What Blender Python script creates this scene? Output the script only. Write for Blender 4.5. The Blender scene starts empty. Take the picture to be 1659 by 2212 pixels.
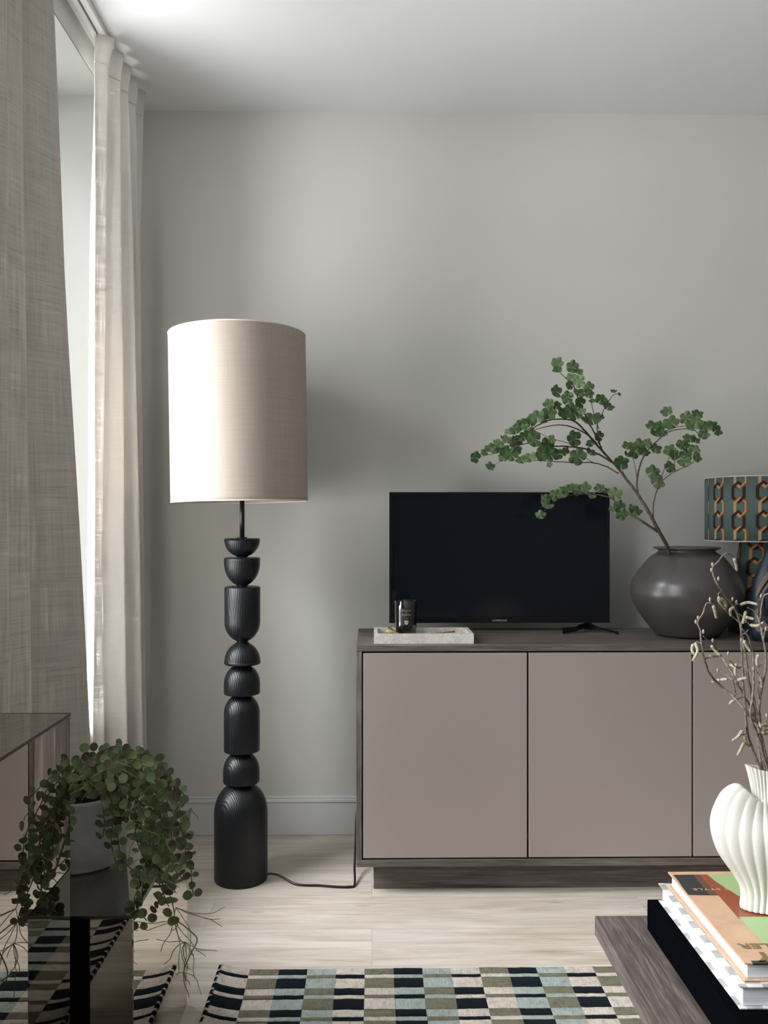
import bpy, bmesh, math, random
from mathutils import Vector, Matrix, noise
random.seed(7)
R = math.radians
C = bpy.context.scene.collection

# ---------------------------------------------------------------- camera
CAM_Z, F, YH, CX, YAW = 1.132, 1800.0, 1122.0, 829.5, R(0.83)
cam_d = bpy.data.cameras.new('camera'); cam = bpy.data.objects.new('camera', cam_d); C.objects.link(cam)
cam.location = (0, 0, CAM_Z); cam.rotation_euler = (R(90), 0, -YAW)
cam_d.sensor_fit = 'VERTICAL'; cam_d.sensor_height = 24; cam_d.lens = 24*F/2212
cam_d.shift_y = (YH-1106)/2212; cam_d.clip_start = 0.02
bpy.context.scene.camera = cam
# ---------------------------------------------------------------- world, daylight, exposure
vs = bpy.context.scene.view_settings
vs.view_transform = 'Standard'; vs.look = 'None'; vs.gamma = 1; vs.use_curve_mapping = False
vs.exposure = 0.84
SKY_TOP, SKY_HOR, GROUND, SKY_STRENGTH = (0.88, 0.95, 1.0), (0.97, 0.99, 1.0), (0.42, 0.42, 0.41), 17.0
world = bpy.data.worlds.new('sky'); bpy.context.scene.world = world; world.use_nodes = True
nt = world.node_tree; nt.nodes.clear()
tc = nt.nodes.new('ShaderNodeTexCoord'); sx = nt.nodes.new('ShaderNodeSeparateXYZ'); cr = nt.nodes.new('ShaderNodeValToRGB')
mr = nt.nodes.new('ShaderNodeMapRange'); mr.inputs[1].default_value = -1; mr.inputs[2].default_value = 1
bg = nt.nodes.new('ShaderNodeBackground'); wo = nt.nodes.new('ShaderNodeOutputWorld')
nt.links.new(tc.outputs['Generated'], sx.inputs[0]); nt.links.new(sx.outputs[2], mr.inputs[0]); nt.links.new(mr.outputs[0], cr.inputs[0])
nt.links.new(cr.outputs[0], bg.inputs[0]); bg.inputs[1].default_value = SKY_STRENGTH; nt.links.new(bg.outputs[0], wo.inputs[0])
# street below, grey house fronts across the street up to about 20 degrees, bright overcast sky above
BUILD = (0.20, 0.205, 0.21)
e = cr.color_ramp.elements; e[0].position = 0.0; e[0].color = (*[c*.6 for c in GROUND], 1); e[1].position = 1.0; e[1].color = (*SKY_TOP, 1)
for p_, c_ in ((.49, GROUND), (.51, BUILD), (.66, BUILD), (.74, tuple(c*.8 for c in SKY_HOR)), (.83, SKY_HOR)):
    a = e.new(p_); a.color = (*c_, 1)
# room dimensions
WL, WR, WB, WF, CEIL = -0.862, 3.1, 3.005, -3.0, 2.60
WIN_X, WIN_Y0, WIN_Y1, WIN_Z0, WIN_Z1 = -1.20, -0.05, 2.72, 0.52, 2.51
pl = bpy.data.lights.new('window_daylight', 'AREA'); pl.shape = 'RECTANGLE'; pl.size = WIN_Z1-WIN_Z0; pl.size_y = WIN_Y1-WIN_Y0
pl.cycles.is_portal = True
plo = bpy.data.objects.new('window_daylight', pl); C.objects.link(plo); plo.location = (WIN_X-.06, (WIN_Y0+WIN_Y1)/2, (WIN_Z0+WIN_Z1)/2); plo.rotation_euler = (0, R(-90), 0)

# ---------------------------------------------------------------- helpers
def at(x, y, Y):
    """point on the plane world-Y = Y seen at photo pixel x, y"""
    c = (x-CX)/F; k = Vector((c*math.cos(YAW)+math.sin(YAW), math.cos(YAW)-c*math.sin(YAW), (YH-y)/F))
    k *= Y/k.y
    return Vector((k.x, Y, CAM_Z+k.z))
def zat(y, Y, x=800): return at(x, y, Y).z
def xat(x, Y): return at(x, 1000, Y).x
ORI = {}
def tag(o, label=None, cat=None, group=None, kind=None):
    for k, v in (('label', label), ('category', cat), ('group', group), ('kind', kind)):
        if v: o[k] = v
    return o
def thing(name, loc, label, cat, group=None):
    o = bpy.data.objects.new(name, None); C.objects.link(o); o.location = loc; o.empty_display_size = .05
    ORI[o.name] = Vector(loc); return tag(o, label, cat, group)
class MB:
    def __init__(s): s.v = []; s.f = []; s.m = []; s.sm = []
    def add(s, vs_, fs, mi=0, smooth=False):
        n = len(s.v); s.v += [Vector(p) for p in vs_]
        for f in fs: s.f.append([i+n for i in f]); s.m.append(mi); s.sm.append(smooth)
        return s
    def box(s, x0, x1, y0, y1, z0, z1, mi=0, M=None):
        p = [Vector((x, y, z)) for z in (z0, z1) for y in (y0, y1) for x in (x0, x1)]
        if M: p = [M @ q for q in p]
        return s.add(p, [(0,2,3,1),(4,5,7,6),(0,1,5,4),(2,6,7,3),(0,4,6,2),(1,3,7,5)], mi)
    def lathe(s, prof, c=(0,0,0), n=48, M=None, mi=0, cap=True, fn=None):
        vv = []; c = Vector(c)
        for r, z in prof:
            for i in range(n):
                a = 2*math.pi*i/n; rr = fn(r, z, a) if fn else r
                p = Vector((rr*math.cos(a), rr*math.sin(a), z)); vv.append((M @ p if M else p)+c)
        ff = [(j*n+i, j*n+(i+1)%n, (j+1)*n+(i+1)%n, (j+1)*n+i) for j in range(len(prof)-1) for i in range(n)]
        if cap:
            if prof[0][0] > 1e-4: ff.append(tuple(reversed(range(n))))
            if prof[-1][0] > 1e-4: ff.append(tuple((len(prof)-1)*n+i for i in range(n)))
        return s.add(vv, ff, mi, True)
    def tube(s, pts, r, n=6, mi=0):
        pts = [Vector(p) for p in pts]; rs = r if isinstance(r, (list, tuple)) else [r]*len(pts)
        vv = []; prev = None
        for i, p in enumerate(pts):
            t = (pts[min(i+1, len(pts)-1)]-pts[max(i-1, 0)]).normalized()
            if prev is None: u = t.cross(Vector((0, 1, .13))).normalized()
            else: u = (prev-t*prev.dot(t)).normalized()
            prev = u; w = t.cross(u)
            for k in range(n):
                a = 2*math.pi*k/n; vv.append(p+(u*math.cos(a)+w*math.sin(a))*rs[i])
        ff = [(j*n+i, j*n+(i+1)%n, (j+1)*n+(i+1)%n, (j+1)*n+i) for j in range(len(pts)-1) for i in range(n)]
        ff += [tuple(reversed(range(n))), tuple((len(pts)-1)*n+i for i in range(n))]
        return s.add(vv, ff, mi, True)
    def ico(s, c, r, sub=2, mi=0, sc=(1,1,1), rot=None):
        bm = bmesh.new(); bmesh.ops.create_icosphere(bm, subdivisions=sub, radius=r)
        vv = []
        for v in bm.verts:
            p = Vector((v.co.x*sc[0], v.co.y*sc[1], v.co.z*sc[2])); p = rot @ p if rot else p; vv.append(p+Vector(c))
        ff = [[v.index for v in f.verts] for f in bm.faces]; bm.free(); return s.add(vv, ff, mi, True)
    def build(s, name, mats, parent=None, bevel=0, seg=2, solid=0, sub=0):
        me = bpy.data.meshes.new(name); o0 = ORI.get(parent.name, Vector()) if parent else Vector()
        me.from_pydata([p-o0 for p in s.v], [], s.f)
        mats = mats if isinstance(mats, (list, tuple)) else [mats]
        for m in mats: me.materials.append(m)
        me.polygons.foreach_set('material_index', s.m); me.polygons.foreach_set('use_smooth', s.sm); me.update()
        o = bpy.data.objects.new(name, me); C.objects.link(o)
        if parent: o.parent = parent
        ORI[o.name] = o0
        if solid: m = o.modifiers.new('solid', 'SOLIDIFY'); m.thickness = solid; m.offset = 0
        if bevel: m = o.modifiers.new('bevel', 'BEVEL'); m.width = bevel; m.segments = seg; m.limit_method = 'ANGLE'; m.angle_limit = R(40); m.harden_normals = False
        if sub: m = o.modifiers.new('sub', 'SUBSURF'); m.levels = m.render_levels = sub
        return o
def struct(name, mb, mat, bevel=0, parent=None):
    o = mb.build(name, mat, parent, bevel)
    if not parent: o['kind'] = 'structure'
    return o
def catmull(P, n):
    P = [Vector(p) for p in P]; out = []
    for i in range(len(P)-1):
        a = P[i-1] if i else P[0]*2-P[1]; b = P[i]; c = P[i+1]; d = P[i+2] if i+2 < len(P) else P[-1]*2-P[-2]
        for k in range(n):
            t = k/n; out.append(.5*((2*b)+(c-a)*t+(2*a-5*b+4*c-d)*t*t+(3*b-a-3*c+d)*t**3))
    out.append(P[-1]); return out
def text_into(mb, s, M, mi=0, depth=.0, spacing=1.0, bold=.0):
    cu = bpy.data.curves.new('t', 'FONT'); cu.body = s; cu.align_x = 'CENTER'; cu.align_y = 'CENTER'; cu.size = 1; cu.extrude = .01+depth; cu.space_character = spacing; cu.offset = bold
    o = bpy.data.objects.new('t', cu); C.objects.link(o); dg = bpy.context.evaluated_depsgraph_get(); me = bpy.data.meshes.new_from_object(o.evaluated_get(dg))
    mb.add([M @ v.co for v in me.vertices], [list(p.vertices) for p in me.polygons], mi)
    bpy.data.objects.remove(o); bpy.data.curves.remove(cu); bpy.data.meshes.remove(me)
    return mb

# ---------------------------------------------------------------- materials
class NT:
    def __init__(s, name):
        s.m = bpy.data.materials.new(name); s.m.use_nodes = True; s.t = s.m.node_tree; s.b = s.t.nodes['Principled BSDF']; s.out = s.t.nodes['Material Output']
    def n(s, t, **k):
        x = s.t.nodes.new('ShaderNode'+t)
        for a, v in k.items(): setattr(x, a, v)
        return x
    def l(s, a, b): s.t.links.new(a, b)
    def set(s, **k):
        for a, v in k.items():
            i = s.b.inputs[a.replace('_', ' ')]; i.default_value = (*v, 1) if isinstance(v, tuple) and len(v) == 3 else v
        return s
    def coord(s, scale=(1,1,1), rot=(0,0,0), loc=(0,0,0)):
        tc = s.n('TexCoord'); mp = s.n('Mapping'); mp.inputs['Scale'].default_value = scale; mp.inputs['Rotation'].default_value = rot; mp.inputs['Location'].default_value = loc
        s.l(tc.outputs['Object'], mp.inputs[0]); return mp.outputs[0]
    def noise(s, vec, scale, detail=4, rough=.55, dist=0):
        x = s.n('TexNoise'); s.l(vec, x.inputs['Vector']); x.inputs['Scale'].default_value = scale; x.inputs['Detail'].default_value = detail; x.inputs['Roughness'].default_value = rough; x.inputs['Distortion'].default_value = dist
        return x.outputs[0]
    def ramp(s, fac, stops):
        x = s.n('ValToRGB'); s.l(fac, x.inputs[0]); el = x.color_ramp.elements
        el[0].position, el[0].color = stops[0][0], (*stops[0][1], 1); el[1].position, el[1].color = stops[-1][0], (*stops[-1][1], 1)
        for p, c in stops[1:-1]: q = el.new(p); q.color = (*c, 1)
        return x.outputs[0]
    def math(s, op, a, b=None):
        x = s.n('Math', operation=op)
        for i, v in enumerate((a, b)):
            if v is None: continue
            if isinstance(v, (int, float)): x.inputs[i].default_value = v
            else: s.l(v, x.inputs[i])
        return x.outputs[0]
    def mix(s, fac, a, b, mode='MIX'):
        x = s.n('Mix', data_type='RGBA', blend_type=mode)
        for i, v in ((0, fac), (6, a), (7, b)):
            if isinstance(v, (int, float)): x.inputs[i].default_value = v
            elif isinstance(v, tuple): x.inputs[i].default_value = (*v, 1)
            else: s.l(v, x.inputs[i])
        return x.outputs[2]
    def bump(s, h, strength, dist=.001, node=None):
        x = s.n('Bump'); x.inputs['Strength'].default_value = strength; x.inputs['Distance'].default_value = dist; s.l(h, x.inputs['Height']); s.l(x.outputs[0], (node or s.b).inputs['Normal']); return x
    def col(s, c): s.l(c, s.b.inputs['Base Color']); return s
def plain(name, col, rough=.5, metal=0, spec=.5, coat=0):
    return NT(name).set(Base_Color=col, Roughness=rough, Metallic=metal, Specular_IOR_Level=spec, Coat_Weight=coat).m
def paint(name, col, rough=.75):
    m = NT(name).set(Roughness=rough, Specular_IOR_Level=.25); v = m.coord()
    n = m.noise(v, 1.3, 3); m.col(m.ramp(n, [(.3, tuple(c*.975 for c in col)), (.7, tuple(min(1, c*1.02) for c in col))]))
    m.bump(m.noise(v, 260, 3), .12, .0004); return m.m
def wood(name, dark, mid, light, axis='X', scale=1.0, rough=.5, bump=.25, contrast=1.0, rotated=0):
    m = NT(name).set(Roughness=rough, Specular_IOR_Level=.35)
    st = {'X': (2.2, 42, 42), 'Y': (42, 2.2, 42), 'Z': (42, 42, 2.2)}[axis]
    v = m.coord(tuple(x*scale for x in st), rot=(0, 0, rotated)); n1 = m.noise(v, 1.0, 6, .62, .6)
    v2 = m.coord(tuple(x*scale*6 for x in (st[0]*.8, st[1], st[2]))); n2 = m.noise(v2, 1.0, 3, .6)
    s = m.math('ADD', m.math('MULTIPLY', n1, .65), m.math('MULTIPLY', n2, .35))
    m.col(m.ramp(s, [(.36, dark), (.5, mid), (.64, light)])); m.bump(s, bump, .0008); return m.m
M_wall = paint('wall_paint_greige', (.62, .62, .585))
M_ceil = paint('ceiling_paint_white', (.74, .755, .775))
M_reveal = paint('reveal_paint_darkened', (.22, .225, .215))  # colour darkened below the wall paint to offset too strong window light
M_base = paint('skirting_paint', (.66, .67, .67), .45)
M_white = plain('white_upvc', (.8, .8, .8), .35)
M_black = plain('black_plastic', (.008, .008, .01), .35)
M_blackg = plain('black_gloss', (.004, .004, .006), .08)
M_darkwood = wood('dark_ash_veneer', (.055, .043, .038), (.125, .102, .092), (.215, .185, .170), 'X', 1.0)
M_darkwood_v = wood('dark_ash_veneer_upright', (.06, .05, .044), (.14, .115, .105), (.27, .235, .215), 'Z', 1.0)
M_tablewood = wood('dark_ash_veneer_table', (.045, .034, .031), (.105, .083, .077), (.22, .185, .17), 'Y', 1.3)
M_door = plain('taupe_satin_lacquer', (.385, .330, .305), .33, 0, .5)
M_gold = plain('brushed_brass', (.62, .47, .22), .32, 1)
M_chrome = plain('polished_grey_metal', (.5, .5, .5), .12, 1)

def mk_floor():
    m = NT('light_oak_laminate').set(Roughness=.42, Specular_IOR_Level=.4)
    v = m.coord(); br = m.n('TexBrick'); m.l(v, br.inputs['Vector']); br.offset = .37; br.inputs['Scale'].default_value = 1; br.inputs['Brick Width'].default_value = 1.26; br.inputs['Row Height'].default_value = .192
    br.inputs['Mortar Size'].default_value = .0008; br.inputs['Color1'].default_value = (0, 0, 0, 1); br.inputs['Color2'].default_value = (1, 1, 1, 1); br.inputs['Mortar'].default_value = (.5, .5, .5, 1); br.inputs['Mortar Smooth'].default_value = 0
    off = m.n('VectorMath', operation='MULTIPLY_ADD'); m.l(br.outputs['Color'], off.inputs[0]); off.inputs[1].default_value = (3.1, 1.7, .9); m.l(v, off.inputs[2])
    mp = m.n('Mapping'); mp.inputs['Scale'].default_value = (1.2, 13, 1); m.l(off.outputs[0], mp.inputs[0])
    g = m.noise(mp.outputs[0], 1.5, 8, .66, .7)
    mp2 = m.n('Mapping'); mp2.inputs['Scale'].default_value = (6, 160, 1); m.l(off.outputs[0], mp2.inputs[0]); fine = m.noise(mp2.outputs[0], 1.0, 4, .6)
    c = m.ramp(g, [(.28, (.43, .355, .285)), (.44, (.61, .54, .465)), (.58, (.70, .64, .575)), (.75, (.77, .72, .66))])
    c = m.mix(.35, c, m.ramp(fine, [(.35, (.62, .62, .62)), (.6, (1, 1, 1))]), 'MULTIPLY')
    mp3 = m.n('Mapping'); mp3.inputs['Scale'].default_value = (3.5, 75, 1); m.l(off.outputs[0], mp3.inputs[0]); stk = m.noise(mp3.outputs[0], 1.0, 5, .7, .8)
    c = m.mix(m.ramp(stk, [(.57, (0, 0, 0)), (.68, (.5,)*3)]), c, (.33, .27, .215))
    kv = m.n('Mapping'); kv.inputs['Scale'].default_value = (3.2, 11, 1); m.l(off.outputs[0], kv.inputs[0])
    vo = m.n('TexVoronoi'); m.l(kv.outputs[0], vo.inputs['Vector']); vo.inputs['Scale'].default_value = .8
    c = m.mix(m.ramp(vo.outputs['Distance'], [(.02, (.65,)*3), (.09, (0, 0, 0))]), c, (.26, .19, .14))
    tint = m.ramp(br.outputs['Color'], [(0, (.94, .93, .92)), (1, (1, 1, 1))]); c = m.mix(1, c, tint, 'MULTIPLY')
    c = m.mix(m.math('MULTIPLY', br.outputs['Fac'], .55), c, (.30, .25, .20)); m.col(c)
    m.bump(m.math('SUBTRACT', m.math('MULTIPLY', fine, .25), br.outputs['Fac']), .35, .0006); return m.m
M_floor = mk_floor()
def linen(name, col, trans=.3, sc=1.0, slub=.25, rough=.9):
    m = NT(name); t = m.t
    tcd = m.n('TexCoord'); uv = tcd.outputs['UV']
    def st(sx, sy, det, seed=0):
        mp = m.n('Mapping'); mp.inputs['Scale'].default_value = (sx*sc, sy*sc, 1); mp.inputs['Location'].default_value = (seed, seed*.7, 0); m.l(uv, mp.inputs[0]); return m.noise(mp.outputs[0], 1, det, .65)
    h = st(9, 330, 3); v = st(420, 7, 3, 5); h2 = st(5, 90, 2, 9); v2 = st(120, 5, 2, 3)
    w = m.math('ADD', m.math('MULTIPLY', m.math('ADD', h, v), .36), m.math('MULTIPLY', m.math('ADD', h2, v2), .14))
    lo = tuple(c*(1-slub) for c in col); c = m.ramp(w, [(.40, lo), (.52, col), (.62, tuple(min(1, x*1.05) for x in col))])
    d = m.n('BsdfDiffuse'); tr = m.n('BsdfTranslucent'); mx = m.n('MixShader'); m.l(c, d.inputs[0])
    ct = m.ramp(w, [(.40, tuple(x*.6 for x in col)), (.52, tuple(x*.85 for x in col)), (.62, col)]); m.l(ct, tr.inputs[0])
    mrn = m.n('MapRange'); m.l(w, mrn.inputs[0]); mrn.inputs[1].default_value = .44; mrn.inputs[2].default_value = .62; mrn.inputs[3].default_value = trans*.5; mrn.inputs[4].default_value = trans*4.5; m.l(mrn.outputs[0], mx.inputs[0]); m.l(d.outputs[0], mx.inputs[1]); m.l(tr.outputs[0], mx.inputs[2]); m.l(mx.outputs[0], m.out.inputs[0])
    b = m.bump(w, .5, .0012, d); return m.m
M_curtain = linen('linen_curtain_lit', (.89, .865, .83), .13, 1.0, .06)  # lit copy of the pair's linen: bright light put into a paler colour
M_curtain2 = linen('linen_curtain_shaded', (.60, .565, .52), .05, .8, .22)  # same linen, the backlit panel's shade put into a darker colour
M_shade = linen('linen_lampshade', (.53, .46, .40), .05, .8, .13)
def mirror(name='smoked_mirror_glass'):
    m = NT(name); lw = m.n('LayerWeight'); lw.inputs[0].default_value = .5
    fac = m.math('ADD', m.math('MULTIPLY', m.math('POWER', lw.outputs['Facing'], 2.0), .72), .17)
    g = m.n('BsdfGlossy'); g.inputs['Roughness'].default_value = .012; g.inputs[0].default_value = (1, .95, .88, 1)
    d = m.n('BsdfDiffuse'); d.inputs[0].default_value = (.004, .004, .005, 1)
    mx = m.n('MixShader'); m.l(fac, mx.inputs[0]); m.l(d.outputs[0], mx.inputs[1]); m.l(g.outputs[0], mx.inputs[2]); m.l(mx.outputs[0], m.out.inputs[0]); return m.m
M_mirror = mirror()
def glass():
    m = NT('window_glass'); tr = m.n('BsdfTransparent'); g = m.n('BsdfGlossy'); g.inputs['Roughness'].default_value = 0; lw = m.n('LayerWeight'); lw.inputs[0].default_value = .15
    mx = m.n('MixShader'); m.l(lw.outputs['Fresnel'], mx.inputs[0]); m.l(tr.outputs[0], mx.inputs[1]); m.l(g.outputs[0], mx.inputs[2]); m.l(mx.outputs[0], m.out.inputs[0]); return m.m
M_glass = glass()
def charred():
    m = NT('black_stained_ribbed_wood').set(Roughness=.38, Specular_IOR_Level=.38)
    v = m.coord(rot=(R(5), R(4), 0), loc=(.11, .17, 0)); w = m.n('TexWave', wave_type='RINGS', rings_direction='Z'); m.l(v, w.inputs['Vector'])
    w.inputs['Scale'].default_value = 62; w.inputs['Distortion'].default_value = 5; w.inputs['Detail'].default_value = 3; w.inputs['Detail Scale'].default_value = .28; w.inputs['Detail Roughness'].default_value = .5
    m.col(m.ramp(w.outputs[1], [(.1, (.003, .004, .005)), (.8, (.007, .009, .012))]))
    h = m.math('ADD', w.outputs[1], m.math('MULTIPLY', m.noise(m.coord((90, 90, 9)), 1, 3), .5)); m.bump(h, .5, .0008); return m.m
M_char = charred()
def marble():
    m = NT('veined_cream_marble').set(Roughness=.28)
    v = m.coord(); n = m.noise(v, 22, 5, .6, 2.2); r = m.math('ABSOLUTE', m.math('SUBTRACT', n, .5))
    base = m.ramp(m.noise(v, 9, 4), [(.35, (.60, .55, .51)), (.65, (.78, .75, .71))])
    m.col(m.mix(m.ramp(r, [(.0, (1, 1, 1)), (.035, (0, 0, 0))]), base, (.88, .86, .83))); return m.m
M_marble = marble()

# ================================================================= ROOM
struct('floor', MB().box(-1.3, WR, WF, WB+.1, -.1, 0), M_floor)
struct('ceiling', MB().box(-.9, WR, WF, WB+.1, CEIL, CEIL+.1), M_ceil)
struct('wall_back', MB().box(-1.5, WR, WB, WB+.12, 0, CEIL), M_wall)
M_wall_d = paint('wall_paint_darkened', (.34, .33, .315))  # dark colour added to the unseen walls to cut bounce light for contrast
struct('wall_right', MB().box(WR, WR+.1, WF, WB, 0, CEIL), M_wall_d)
struct('wall_front', MB().box(-1.5, WR, WF-.1, WF, 0, CEIL), M_wall_d)
wl = MB()
wl.box(-1.32, WL, WIN_Y1, WB, 0, CEIL)          # pier beside the back wall
wl.box(-1.32, WL, WF, WIN_Y0, 0, CEIL)
wl.box(-1.32, WL, WIN_Y0, WIN_Y1, WIN_Z1, CEIL) # lintel
wl.box(-1.32, WL, WIN_Y0, WIN_Y1, 0, WIN_Z0)    # low sill wall
struct('wall_left', wl, M_wall)
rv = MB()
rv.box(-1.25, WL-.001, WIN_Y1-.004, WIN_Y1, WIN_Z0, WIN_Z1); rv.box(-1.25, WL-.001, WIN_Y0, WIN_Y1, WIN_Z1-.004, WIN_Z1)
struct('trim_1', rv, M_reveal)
wf = MB(); fr = .055; X0, X1 = WIN_X-.04, WIN_X+.03
nwin = 2; L = (WIN_Y1-WIN_Y0)/nwin
for k in range(nwin+1):
    yy = WIN_Y0+k*L; wf.box(X0, X1, max(WIN_Y0, yy-fr), min(WIN_Y1-.004, yy+fr), WIN_Z0, WIN_Z1-.004)
wf.box(X0, X1, WIN_Y0, WIN_Y1-.004, WIN_Z0, WIN_Z0+.07); wf.box(X0, X1, WIN_Y0, WIN_Y1-.004, WIN_Z1-.07, WIN_Z1-.004)
wo_ = struct('window_1', wf, M_white, .004)
gp = MB(); gp.box(WIN_X-.008, WIN_X-.004, WIN_Y0+.02, WIN_Y1-.02, WIN_Z0+.03, WIN_Z1-.03); gp.build('glass_pane', M_glass, wo_)
bb = MB(); yb = WB-.016
bb.box(WL, WR, yb, WB, 0, .118).box(WL, WR, yb-.004, WB, .118, .130).box(WL, WR, yb+.004, WB, .130, .138)
struct('baseboard_back', bb, M_base, .0025)

# curtain rail
t = thing('curtain_rail', (-.81, 1.2, CEIL-.012), 'slim white double-channel curtain rail running along the ceiling above the window', 'curtain rail')
MB().box(-.838, -.822, -.7, 2.80, CEIL-.020, CEIL).box(-.816, -.796, -.7, 2.80, CEIL-.020, CEIL).build('channel', M_white, t, .002)
MB().box(-.822, -.816, -.7, 2.80, CEIL-.010, CEIL-.0005).build('channel_groove', plain('rail_groove_dark', (.05, .055, .06), .5), t)

# ================================================================= CURTAINS
def curtain(name, levels, label, zt, mat):
    """levels: list of (z, plan points) from top to bottom; all lists the same length"""
    NU = 14; nzs = 90
    plans = [(z, catmull([(x, y, 0) for x, y in pts], NU)) for z, pts in levels]
    n = len(plans[0][1]); vv = []; uvs = []
    lens = [0]
    for i in range(1, n): lens.append(lens[-1]+(plans[-1][1][i]-plans[-1][1][i-1]).length)
    zs = [zt+(plans[-1][0]-zt)*k/nzs for k in range(nzs+1)]
    for z in zs:
        for j in range(len(plans)-1):
            if plans[j][0] >= z >= plans[j+1][0]: break
        t_ = (plans[j][0]-z)/(plans[j][0]-plans[j+1][0]); t_ = t_*t_*(3-2*t_) if len(plans) < 3 else t_
        for i in range(n):
            p = plans[j][1][i].lerp(plans[j+1][1][i], t_)
            q = noise.noise(Vector((lens[i]*7, z*1.3, 2.2)))*.004*(1-max(0, (z-2.4)/.3))
            vv.append((p.x+q, p.y, z)); uvs.append((lens[i], z))
    mb = MB(); mb.add(vv, [(a*n+i, a*n+i+1, (a+1)*n+i+1, (a+1)*n+i) for a in range(nzs) for i in range(n-1)], 0, True)
    root = thing(name, (levels[-1][1][0][0], levels[-1][1][0][1], .01), label, 'curtain')
    o = mb.build('curtain_panel', mat, root, solid=.0012)
    uv = o.data.uv_layers.new(name='UVMap')
    for lp in o.data.loops: uv.data[lp.index].uv = uvs[lp.vertex_index]
    # heading tape: stitched line and hooks
    hd = MB()
    zt2 = zt-.085
    row = [Vector(vv[i])+Vector((.0016, -.0016, 0)) for i in range(n)]
    k = int(round((zt-zt2)/(zt-plans[-1][0])*nzs)); row = [Vector(vv[k*n+i])+Vector((.002, -.002, 0)) for i in range(n)]
    hd.tube(row, .0016, 4); h = hd.build('heading_stitch', mat, root)
    for i in range(0, n, 28): p = Vector(vv[i]); MB().tube([p+Vector((-.003, 0, -.03)), p+Vector((-.003, 0, -.004)), p+Vector((-.006, 0, -.001))], .0012, 5).build('hook', M_white, root)
    return root
def plan(pxs, y):   # photo column + distance -> plan position
    return [(xat(px, Y), Y) for px, Y in pxs]
right_top = [(-.822,2.492),(-.803,2.497),(-.774,2.520),(-.797,2.56),(-.771,2.60),(-.794,2.635),(-.768,2.675),(-.792,2.71),(-.766,2.75),(-.79,2.785),(-.765,2.83)]
right_pin = [(-.826,2.488),(-.818,2.497),(-.792,2.520),(-.808,2.56),(-.784,2.60),(-.804,2.635),(-.782,2.675),(-.800,2.71),(-.778,2.75),(-.796,2.785),(-.772,2.83)]
right_mid = plan([(206, 2.50), (196, 2.53), (228, 2.56), (214, 2.62), (262, 2.63), (244, 2.70), (286, 2.71), (268, 2.78), (300, 2.80), (284, 2.86), (304, 2.90)], 0)
right_low = plan([(204, 2.50), (190, 2.53), (222, 2.56), (214, 2.63), (268, 2.62), (240, 2.72), (303, 2.71), (280, 2.80), (311, 2.82), (290, 2.88), (306, 2.92)], 0)
right_bot = plan([(200, 2.48), (189, 2.52), (226, 2.56), (218, 2.63), (276, 2.60), (250, 2.72), (311, 2.70), (286, 2.80), (318, 2.80), (296, 2.88), (310, 2.93)], 0)
curtain('linen_curtain', [(2.578, right_top), (2.50, right_pin), (2.05, right_mid), (1.1, right_low), (.015, right_bot)],
        'pale linen curtain with pinch pleats gathered in the corner beside the back wall', 2.578, M_curtain)
left_top = plan([(110, 2.115), (60, 2.04), (8, 1.97), (44, 1.90), (20, 1.84), (-10, 1.80), (8, 1.73), (-60, 1.68), (-40, 1.62), (-160, 1.55), (-140, 1.47), (-260, 1.38)], 0)
left_mid = plan([(140, 2.10), (84, 2.04), (14, 1.97), (52, 1.89), (24, 1.84), (-6, 1.80), (16, 1.73), (-60, 1.68), (-36, 1.62), (-150, 1.56), (-130, 1.48), (-260, 1.39)], 0)
left_bot = plan([(222, 2.10), (130, 2.05), (40, 1.98), (76, 1.90), (36, 1.85), (4, 1.80), (26, 1.73), (-60, 1.68), (-30, 1.62), (-140, 1.57), (-120, 1.49), (-250, 1.40)], 0)
curtain('linen_curtain', [(2.578, left_top), (1.75, left_mid), (.015, left_bot)],
        'greyer backlit linen curtain hanging at the left edge, nearer than the corner curtain', 2.578, M_curtain2)

# ================================================================= SIDEBOARD
SF, SBk, ST = 2.503, 2.893, .754
XL = xat(769.5, SF); door_w = xat(1139, SF)-xat(785, SF); gap = .0055
x_first = xat(784.5, SF); step = xat(1142.5, SF)-x_first
XR = x_first+4*step-gap+.021
zt0, zb0, zb1 = zat(1407.5, SF), zat(1858, SF), zat(1873.5, SF)
sb = thing('sideboard', ((XL+XR)/2, (SF+SBk)/2, 0), 'long taupe sideboard with push-open doors in a dark wood frame along the back wall', 'sideboard')
MB().box(XL, XR, SF, SBk, zt0, ST).build('top_panel', M_darkwood, sb, .0012, 1)
MB().box(XL, XR, SF, SBk, zb1, zb0).build('bottom_panel', M_darkwood, sb, .0012, 1)
for x0 in (XL, XR-.017): MB().box(x0, x0+.017, SF+.0005, SBk, zb0+.0003, zt0-.0003).build('side_panel', M_darkwood_v, sb, .0008, 1)
MB().box(XL+.017, XR-.017, SBk-.008, SBk-.002, zb0+.0003, zt0-.0003).build('back_panel', M_black, sb)
for k in range(1, 4): xc = x_first+k*step-gap/2; MB().box(xc-.010, xc+.010, SF+.024, SBk-.009, zb0+.0003, zt0-.0003).build('divider', M_black, sb)
for k in range(4):
    x0 = x_first+k*step
    MB().box(x0, x0+step-gap, SF+.001, SF+.020, zb0+.005, zt0-.005).build('door', M_door, sb, .0012, 2)
px0 = XL+.052
MB().box(px0, XR-.052, SF+.05, SBk-.05, 0.0, zb1).build('plinth', M_darkwood, sb, .0015, 1)

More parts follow.
